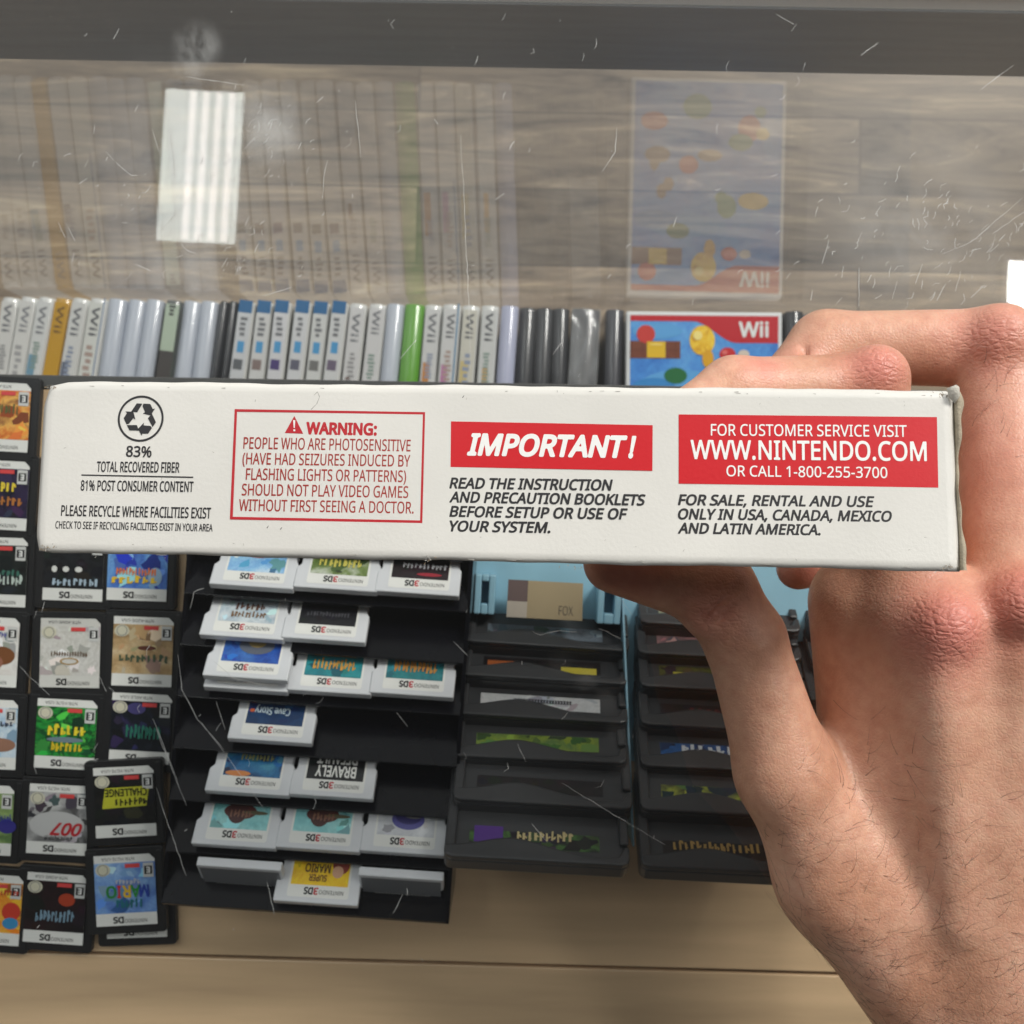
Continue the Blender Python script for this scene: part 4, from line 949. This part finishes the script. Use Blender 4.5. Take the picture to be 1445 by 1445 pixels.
for (cu, cv_, n_) in ((56, 772, 26), (66, 545, 14), (1340, 800, 22), (1338, 556, 20), (820, 799, 8), (600, 790, 8)):
    for _ in range(n_): fleck(max(54, min(1345, cu + abs(random.gauss(0, 9)) * (1 if cu < 700 else -1))), cv_ + random.gauss(0, 4) * .6, random.uniform(1, 5), random.uniform(0, 3.1), random.uniform(.5, 1.4), random.choice((M_GR, M_SC)))
for (u, v) in ((379, 742), (398, 744), (655, 558)): fleck(u, v, 4, 2.2, 1.2, K)
for i in range(18):      # worn rims
    u = random.uniform(70, 1340); fleck(u, 545 + (u - 62) * .0101 + random.uniform(-2, 1), random.uniform(2, 7), random.uniform(-.06, .1), random.uniform(.6, 1.3), M_SC)
    u = random.uniform(60, 1340); fleck(u, 775.5 + (u - 48) * .0206 + random.uniform(-2, 1), random.uniform(3, 14), random.uniform(-.06, .1), random.uniform(.6, 1.5), M_SC)
tag(b.build('scuff_marks', body), kind='stuff')
# torn end flap at the right
b = MB()
ny = 40; vv = []
for j in range(ny + 1):
    t = j / ny; v = 552 + 253 * t
    x0 = 1347 + 9 * t + 1.0 * math.sin(9 * t); x1 = x0 + 7 + 2.0 * math.sin(7 * t + 1) + (4 * math.exp(-((t - .06) / .06) ** 2)) + 1.2 * math.sin(31 * t)
    p0, p1 = FP(x0, v), FP(x1, v); zz = .0004 + .0006 * math.sin(11 * t) * math.sin(5 * t)
    pm = FP((x0 + x1) / 2 - 1, v)
    vv += [(p0[0], p0[1], -.004), (p0[0], p0[1], zz - .0006), (pm[0], pm[1], zz), (p1[0], p1[1], zz - .0012), (p1[0] + back.x * .6, p1[1] + back.y * .6, back.z * .6)]
b.add(vv, [(5 * j + i, 5 * j + i + 1, 5 * j + 6 + i, 5 * j + 5 + i) for j in range(ny) for i in range(4)], M_BOXI, True)
b.build('torn_flap', box)
b = MB(); vv = []
for (u, v, z) in ((1334, 549, .0008), (1344, 546, .0022), (1350, 548, .0016), (1352, 560, .0012), (1346, 570, .0005), (1338, 562, .0006)):
    x, y = FP(u, v); vv.append((x, y, z))
x, y = FP(1344, 558); vv.append((x, y, .0026))
b.add(vv, [(6, i, (i + 1) % 6) for i in range(6)], mat('crumpled corner card', S(206, 200, 188), .7, bump=.5, bscale=1200), True); b.build('crumpled_corner', box)

# ------------------------------------------------------------------ the hand (one continuous surface from an implicit field)
def HP(u, v, d): return np.array([(u - CC) / F * d, (CC - v) / F * d, -d]) * 1000.0     # mm, camera frame
def rc(A, B): return (HP(*A[:3]), HP(*B[:3]), A[3], B[3])
PALM = [rc((1640, 1900, .300, 31), (1470, 1480, .300, 29)), rc((1470, 1480, .300, 29), (1400, 1330, .298, 24)),
        rc((1400, 1380, .296, 21), (1312, 890, .286, 16)), rc((1470, 1380, .296, 21), (1440, 870, .284, 16)),
        rc((1530, 1400, .298, 20), (1570, 890, .288, 15)), rc((1580, 1420, .302, 18), (1680, 950, .297, 14)),
        rc((1244, 1090, .306, 17), (1214, 850, .303, 15)), rc((1240, 1240, .304, 17), (1290, 1050, .304, 19)),
        rc((1400, 1100, .306, 20), (1420, 900, .304, 18)),
        rc((1330, 1420, .302, 20), (1180, 1240, .300, 15.5)), rc((1180, 1240, .300, 15.5), (1108, 1090, .294, 13.5))]
INDEX = [rc((1300, 880, .290, 15), (1222, 548, .302, 10.3)), rc((1222, 548, .302, 10.3), (1035, 552, .296, 9.6)), rc((1035, 552, .296, 9.6), (968, 590, .292, 8.0))]
MIDDLE = [rc((1440, 860, .290, 15.5), (1408, 492, .318, 12.3)), rc((1408, 492, .318, 12.3), (1165, 490, .326, 11.2)), rc((1165, 490, .326, 11.2), (1110, 545, .320, 9.5))]
RING = [rc((1570, 880, .292, 14), (1590, 560, .332, 11)), rc((1590, 560, .332, 11), (1400, 620, .345, 10)), rc((1400, 620, .345, 10), (1320, 640, .342, 8.5))]
LITTLE = [rc((1680, 950, .298, 13), (1640, 760, .335, 9)), rc((1640, 760, .335, 9), (1300, 770, .348, 8)), rc((1300, 770, .348, 8), (1126, 802, .338, 7.0))]
THUMB = [rc((1108, 1090, .294, 13.5), (1052, 905, .292, 11.2)), rc((1050, 900, .292, 11.2), (1010, 832, .292, 11.0)), rc((1010, 832, .292, 11.0), (866, 794, .2895, 8.6))]
def sd_rc(P, c):
    a, b_, r1, r2 = c
    ba = b_ - a; l2 = ba @ ba; rr2 = r1 - r2; a2 = l2 - rr2 * rr2; il2 = 1 / l2
    pa = P - a; y = pa @ ba; z = y - l2
    x2 = ((pa * l2 - y[..., None] * ba) ** 2).sum(-1)
    y2 = y * y * l2; z2 = z * z * l2
    k = np.sign(rr2) * rr2 * rr2 * x2
    d = (np.sqrt(np.maximum(x2 * a2 * il2, 0)) + y * rr2) * il2 - r1
    d1 = np.sqrt(x2 + z2) * il2 - r2; d2 = np.sqrt(x2 + y2) * il2 - r1
    d = np.where(np.sign(z) * a2 * z2 > k, d1, d); return np.where(np.sign(y) * a2 * y2 < k, d2, d)
def smin(a, b_, k):
    h = np.maximum(k - np.abs(a - b_), 0) / k; return np.minimum(a, b_) - h * h * h * k / 6
def chain(P, L_, k):
    d = sd_rc(P, L_[0])
    for c in L_[1:]: d = smin(d, sd_rc(P, c), k)
    return d
TENDON = [((1350, 1300, .2800, 3), (1325, 930, .2740, 3.4)), ((1425, 1300, .2800, 3), (1442, 930, .2725, 3.4)), ((1290, 1300, .288, 3), (1180, 1160, .290, 3))]
KNOB = [(1335, 885, .274, 8.5), (1446, 855, .272, 9), (1238, 530, .296, 8.5), (1412, 478, .310, 10), (1000, 866, .287, 6.5)]
CREASE = [((970, 908), (1062, 836), .2806, .55), ((960, 892), (1050, 822), .2811, .5), ((1129, 470), (1140, 512), .3145, .9)]
def field(P):
    d = chain(P, PALM, 16)
    fg = chain(P, INDEX, 5)
    for L_ in (MIDDLE, RING, LITTLE): fg = smin(fg, chain(P, L_, 5), 2.5)
    d = smin(d, fg, 9)
    d = smin(d, chain(P, THUMB, 5), 8)
    for (A, B) in TENDON: d = smin(d, sd_rc(P, rc(A, B)), 12)
    for (u, v, z, r_) in KNOB: d = smin(d, np.linalg.norm(P - HP(u, v, z), axis=-1) - r_, 8)
    for (A, B, z, r_) in CREASE:
        c = sd_rc(P, (HP(*A, z), HP(*B, z), r_, r_ * .8)); d = -smin(-d, c, 3.0)
    return d
def nets(lo, hi, h):
    ax = [np.arange(lo[i], hi[i] + h, h) for i in range(3)]
    n0, n1, n2 = map(len, ax)
    f = np.empty((n0, n1, n2), np.float32)
    for i in range(0, n0, 16):
        G = np.stack(np.meshgrid(ax[0][i:i + 16], ax[1], ax[2], indexing='ij'), -1); f[i:i + 16] = field(G)
    s_ = f < 0
    cnt = np.zeros((n0 - 1, n1 - 1, n2 - 1), np.float32); pos = np.zeros((n0 - 1, n1 - 1, n2 - 1, 3), np.float32)
    corners = [(a, b_, c) for a in (0, 1) for b_ in (0, 1) for c in (0, 1)]
    sl_ = lambda A, o: A[o[0]:n0 - 1 + o[0], o[1]:n1 - 1 + o[1], o[2]:n2 - 1 + o[2]]
    for a in corners:
        for k in range(3):
            if a[k]: continue
            b_ = list(a); b_[k] = 1
            fa, fb = sl_(f, a), sl_(f, b_); m = (fa < 0) != (fb < 0)
            t = np.where(m, fa / np.where(m, fa - fb, 1), 0)
            for q in range(3):
                pos[..., q] += np.where(m, a[q] + (t if q == k else 0), 0)
            cnt += m
    act = cnt > 0; ids = np.full(act.shape, -1, np.int64); ids[act] = np.arange(act.sum())
    I = np.argwhere(act)
    V = (I + pos[act] / cnt[act][:, None]) * h + np.array([ax[0][0], ax[1][0], ax[2][0]])
    Q = []
    for k in range(3):
        u_, v_ = (k + 1) % 3, (k + 2) % 3
        sa = [slice(0, None)] * 3; sb = [slice(0, None)] * 3; sa[k] = slice(0, -1); sb[k] = slice(1, None)
        A, B = s_[tuple(sa)], s_[tuple(sb)]
        E_ = np.argwhere(A != B)
        ok = (E_[:, u_] > 0) & (E_[:, v_] > 0) & (E_[:, u_] < s_.shape[u_] - 1) & (E_[:, v_] < s_.shape[v_] - 1); E_ = E_[ok]
        fl_ = A[tuple(E_.T)]
        du = np.zeros(3, int); du[u_] = 1; dv = np.zeros(3, int); dv[v_] = 1
        q = np.stack([ids[tuple((E_ - du - dv).T)], ids[tuple((E_ - dv).T)], ids[tuple(E_.T)], ids[tuple((E_ - du).T)]], 1)
        q[~fl_] = q[~fl_][:, ::-1]; Q.append(q)
    return V, np.concatenate(Q)
HV, HQ = nets((10, -205, -372), (285, 85, -255), 1.25)
for _ in range(2):
    e_ = .3; g = np.stack([field(HV + np.eye(3)[k] * e_) - field(HV - np.eye(3)[k] * e_) for k in range(3)], -1) / (2 * e_)
    HV = HV - (field(HV) / np.maximum((g ** 2).sum(-1), .3))[:, None] * g * .9
HN = g / np.linalg.norm(g, axis=1, keepdims=True)
red = np.zeros(len(HV))
def blob(u, v, d, s_, a): 
    global red
    red = np.maximum(red, a * np.exp(-((HV - HP(u, v, d)) ** 2).sum(1) / (2 * s_ * s_)))
blob(1338, 885, .268, 10, 1.0); blob(1448, 850, .267, 10, .9); blob(1238, 520, .290, 7, .9); blob(1080, 508, .288, 5, .7); blob(1400, 470, .300, 11, .7)
blob(1000, 865, .282, 7, .5); blob(880, 800, .285, 10, .6); blob(1110, 530, .31, 8, .6); blob(1135, 805, .338, 8, .8); blob(1390, 640, .30, 20, .35)
crz = np.zeros(len(HV))
for (u, v, d, s_) in ((1338, 885, .268, 9), (1448, 850, .267, 9), (1238, 520, .290, 6), (1000, 865, .282, 7), (1400, 470, .30, 9)):
    crz = np.maximum(crz, np.exp(-((HV - HP(u, v, d)) ** 2).sum(1) / (2 * s_ * s_)))
me = bpy.data.meshes.new('hand'); me.from_pydata((HV / 1000).tolist(), [], HQ.tolist())
for nm, arr in (('redness', red), ('wrinkle', crz)):
    at = me.attributes.new(nm, 'FLOAT', 'POINT'); at.data.foreach_set('value', arr.astype(np.float32))
me.polygons.foreach_set('use_smooth', [True] * len(me.polygons))
def skin():
    m = bpy.data.materials.new('skin'); m.use_nodes = True; n = m.node_tree; L = n.links.new; p = n.nodes['Principled BSDF']
    p.inputs['Roughness'].default_value = 0.42; p.inputs['Specular IOR Level'].default_value = 0.45
    p.inputs['Subsurface Weight'].default_value = 0.22; p.inputs['Subsurface Radius'].default_value = (1, .35, .2); p.inputs['Subsurface Scale'].default_value = 0.004
    tc = n.nodes.new('ShaderNodeTexCoord')
    def noise(sc, det=5, dist=0):
        q = n.nodes.new('ShaderNodeTexNoise'); q.inputs['Scale'].default_value = sc; q.inputs['Detail'].default_value = det; q.inputs['Distortion'].default_value = dist
        L(tc.outputs['Object'], q.inputs['Vector']); return q
    big = noise(42, 4); fine = noise(330, 6)
    r = n.nodes.new('ShaderNodeValToRGB'); e = r.color_ramp.elements
    e[0].position, e[0].color = .32, (*S(192, 142, 114), 1); e[1].position, e[1].color = .68, (*S(220, 172, 146), 1)
    L(big.outputs[0], r.inputs[0])
    mf = n.nodes.new('ShaderNodeMixRGB'); mf.blend_type = 'OVERLAY'; mf.inputs[0].default_value = .28; L(r.outputs[0], mf.inputs[1]); L(fine.outputs[0], mf.inputs[2])
    at = n.nodes.new('ShaderNodeAttribute'); at.attribute_name = 'redness'
    mr = n.nodes.new('ShaderNodeMath'); mr.operation = 'MULTIPLY_ADD'; mr.inputs[1].default_value = .75; mr.inputs[2].default_value = 0.06
    L(at.outputs['Fac'], mr.inputs[0])
    mx = n.nodes.new('ShaderNodeMixRGB'); mx.inputs[2].default_value = (*S(208, 118, 108), 1); L(mr.outputs[0], mx.inputs[0]); L(mf.outputs[0], mx.inputs[1])
    L(mx.outputs[0], p.inputs['Base Color'])
    vo = n.nodes.new('ShaderNodeTexVoronoi'); vo.feature = 'DISTANCE_TO_EDGE'; vo.inputs['Scale'].default_value = 850; L(tc.outputs['Object'], vo.inputs['Vector'])
    vmap = n.nodes.new('ShaderNodeMapRange'); vmap.inputs[2].default_value = .25; L(vo.outputs['Distance'], vmap.inputs[0])
    mp = n.nodes.new('ShaderNodeMapping'); mp.inputs['Scale'].default_value = (.8, 1.5, 1); mp.inputs['Rotation'].default_value = (0, 0, .5); L(tc.outputs['Object'], mp.inputs[0])
    nz2 = noise(160, 3); wm = n.nodes.new('ShaderNodeVectorMath'); wm.operation = 'MULTIPLY_ADD'; wm.inputs[1].default_value = (.004, .004, .004); L(nz2.outputs['Color'], wm.inputs[0]); L(mp.outputs[0], wm.inputs[2])
    v2 = n.nodes.new('ShaderNodeTexVoronoi'); v2.feature = 'DISTANCE_TO_EDGE'; v2.inputs['Scale'].default_value = 430; L(wm.outputs[0], v2.inputs['Vector'])
    v2m = n.nodes.new('ShaderNodeMapRange'); v2m.inputs[2].default_value = .3; L(v2.outputs['Distance'], v2m.inputs[0])
    wk = n.nodes.new('ShaderNodeAttribute'); wk.attribute_name = 'wrinkle'
    b1 = n.nodes.new('ShaderNodeBump'); b1.inputs['Strength'].default_value = .17; b1.inputs['Distance'].default_value = .0004; L(vmap.outputs[0], b1.inputs['Height'])
    b2 = n.nodes.new('ShaderNodeBump'); b2.inputs['Distance'].default_value = .00045; wq = n.nodes.new('ShaderNodeMath'); wq.operation = 'MULTIPLY'; wq.inputs[1].default_value = .55; L(wk.outputs['Fac'], wq.inputs[0]); L(wq.outputs[0], b2.inputs['Strength']); L(v2m.outputs[0], b2.inputs['Height']); L(b1.outputs[0], b2.inputs['Normal'])
    b3 = n.nodes.new('ShaderNodeBump'); b3.inputs['Strength'].default_value = .35; b3.inputs['Distance'].default_value = .0012; L(noise(110, 4).outputs[0], b3.inputs['Height']); L(b2.outputs[0], b3.inputs['Normal'])
    L(b3.outputs[0], p.inputs['Normal'])
    return m
me.materials.append(skin())
hand = bpy.data.objects.new('hand', me); C.objects.link(hand)
hand.matrix_world = Matrix.Translation(CAMPOS) @ CAMROT.to_4x4()
tag(hand, 'bare hand gripping the white box from behind, arm entering lower right', 'hand')
# hairs on the back of the hand and wrist
M_HAIR = mat('dark hair', (0.05, 0.032, 0.022), .45)
hb = MB()
uvp = np.stack([CC + F * HV[:, 0] / -HV[:, 2], CC - F * HV[:, 1] / -HV[:, 2]], 1)
face_cam = HN[:, 2] > .15
reg = np.clip((uvp[:, 1] - 980) / 330, 0, 1) ** 1.2 * (uvp[:, 0] > 1080) * (uvp[:, 0] < 1480) * (uvp[:, 1] < 1480) * face_cam
reg += .35 * np.exp(-(((uvp[:, 0] - 1110) / 45) ** 2 + ((uvp[:, 1] - 1190) / 60) ** 2)) * face_cam
reg += .5 * np.exp(-(((uvp[:, 0] - 1420) / 30) ** 2 + ((uvp[:, 1] - 600) / 70) ** 2)) * face_cam
pick = rng.choice(len(HV), 430, p=reg / reg.sum(), replace=False)
for i in pick:
    p = HV[i] / 1000; nrm_ = HN[i]
    a = rng.normal(.55, .55); t = np.array([math.cos(a), math.sin(a), 0]); t = t - nrm_ * (t @ nrm_); t /= np.linalg.norm(t)
    sd = np.cross(nrm_, t); ln = rng.uniform(.004, .0105); cv = rng.normal(.25, .6); r0 = rng.uniform(.00003, .00006)
    pts = []
    for k in range(7):
        s_ = k / 6
        pts.append(p + t * ln * s_ + nrm_ * (.0007 * math.sin(2.6 * s_)) + sd * ln * cv * s_ * s_)
    vv = []
    for k, q in enumerate(pts):
        r_ = r0 * (1 - .75 * k / 6)
        for j in range(3):
            th = 2.094 * j; vv.append(q + (sd * math.cos(th) + nrm_ * math.sin(th)) * r_)
    hb.add(vv, [(3 * k + j, 3 * k + (j + 1) % 3, 3 * k + 3 + (j + 1) % 3, 3 * k + 3 + j) for k in range(6) for j in range(3)], M_HAIR, True)
ho = hb.build('arm_hair', hand); tag(ho, 'sparse dark hairs on the back of the hand', kind='stuff')
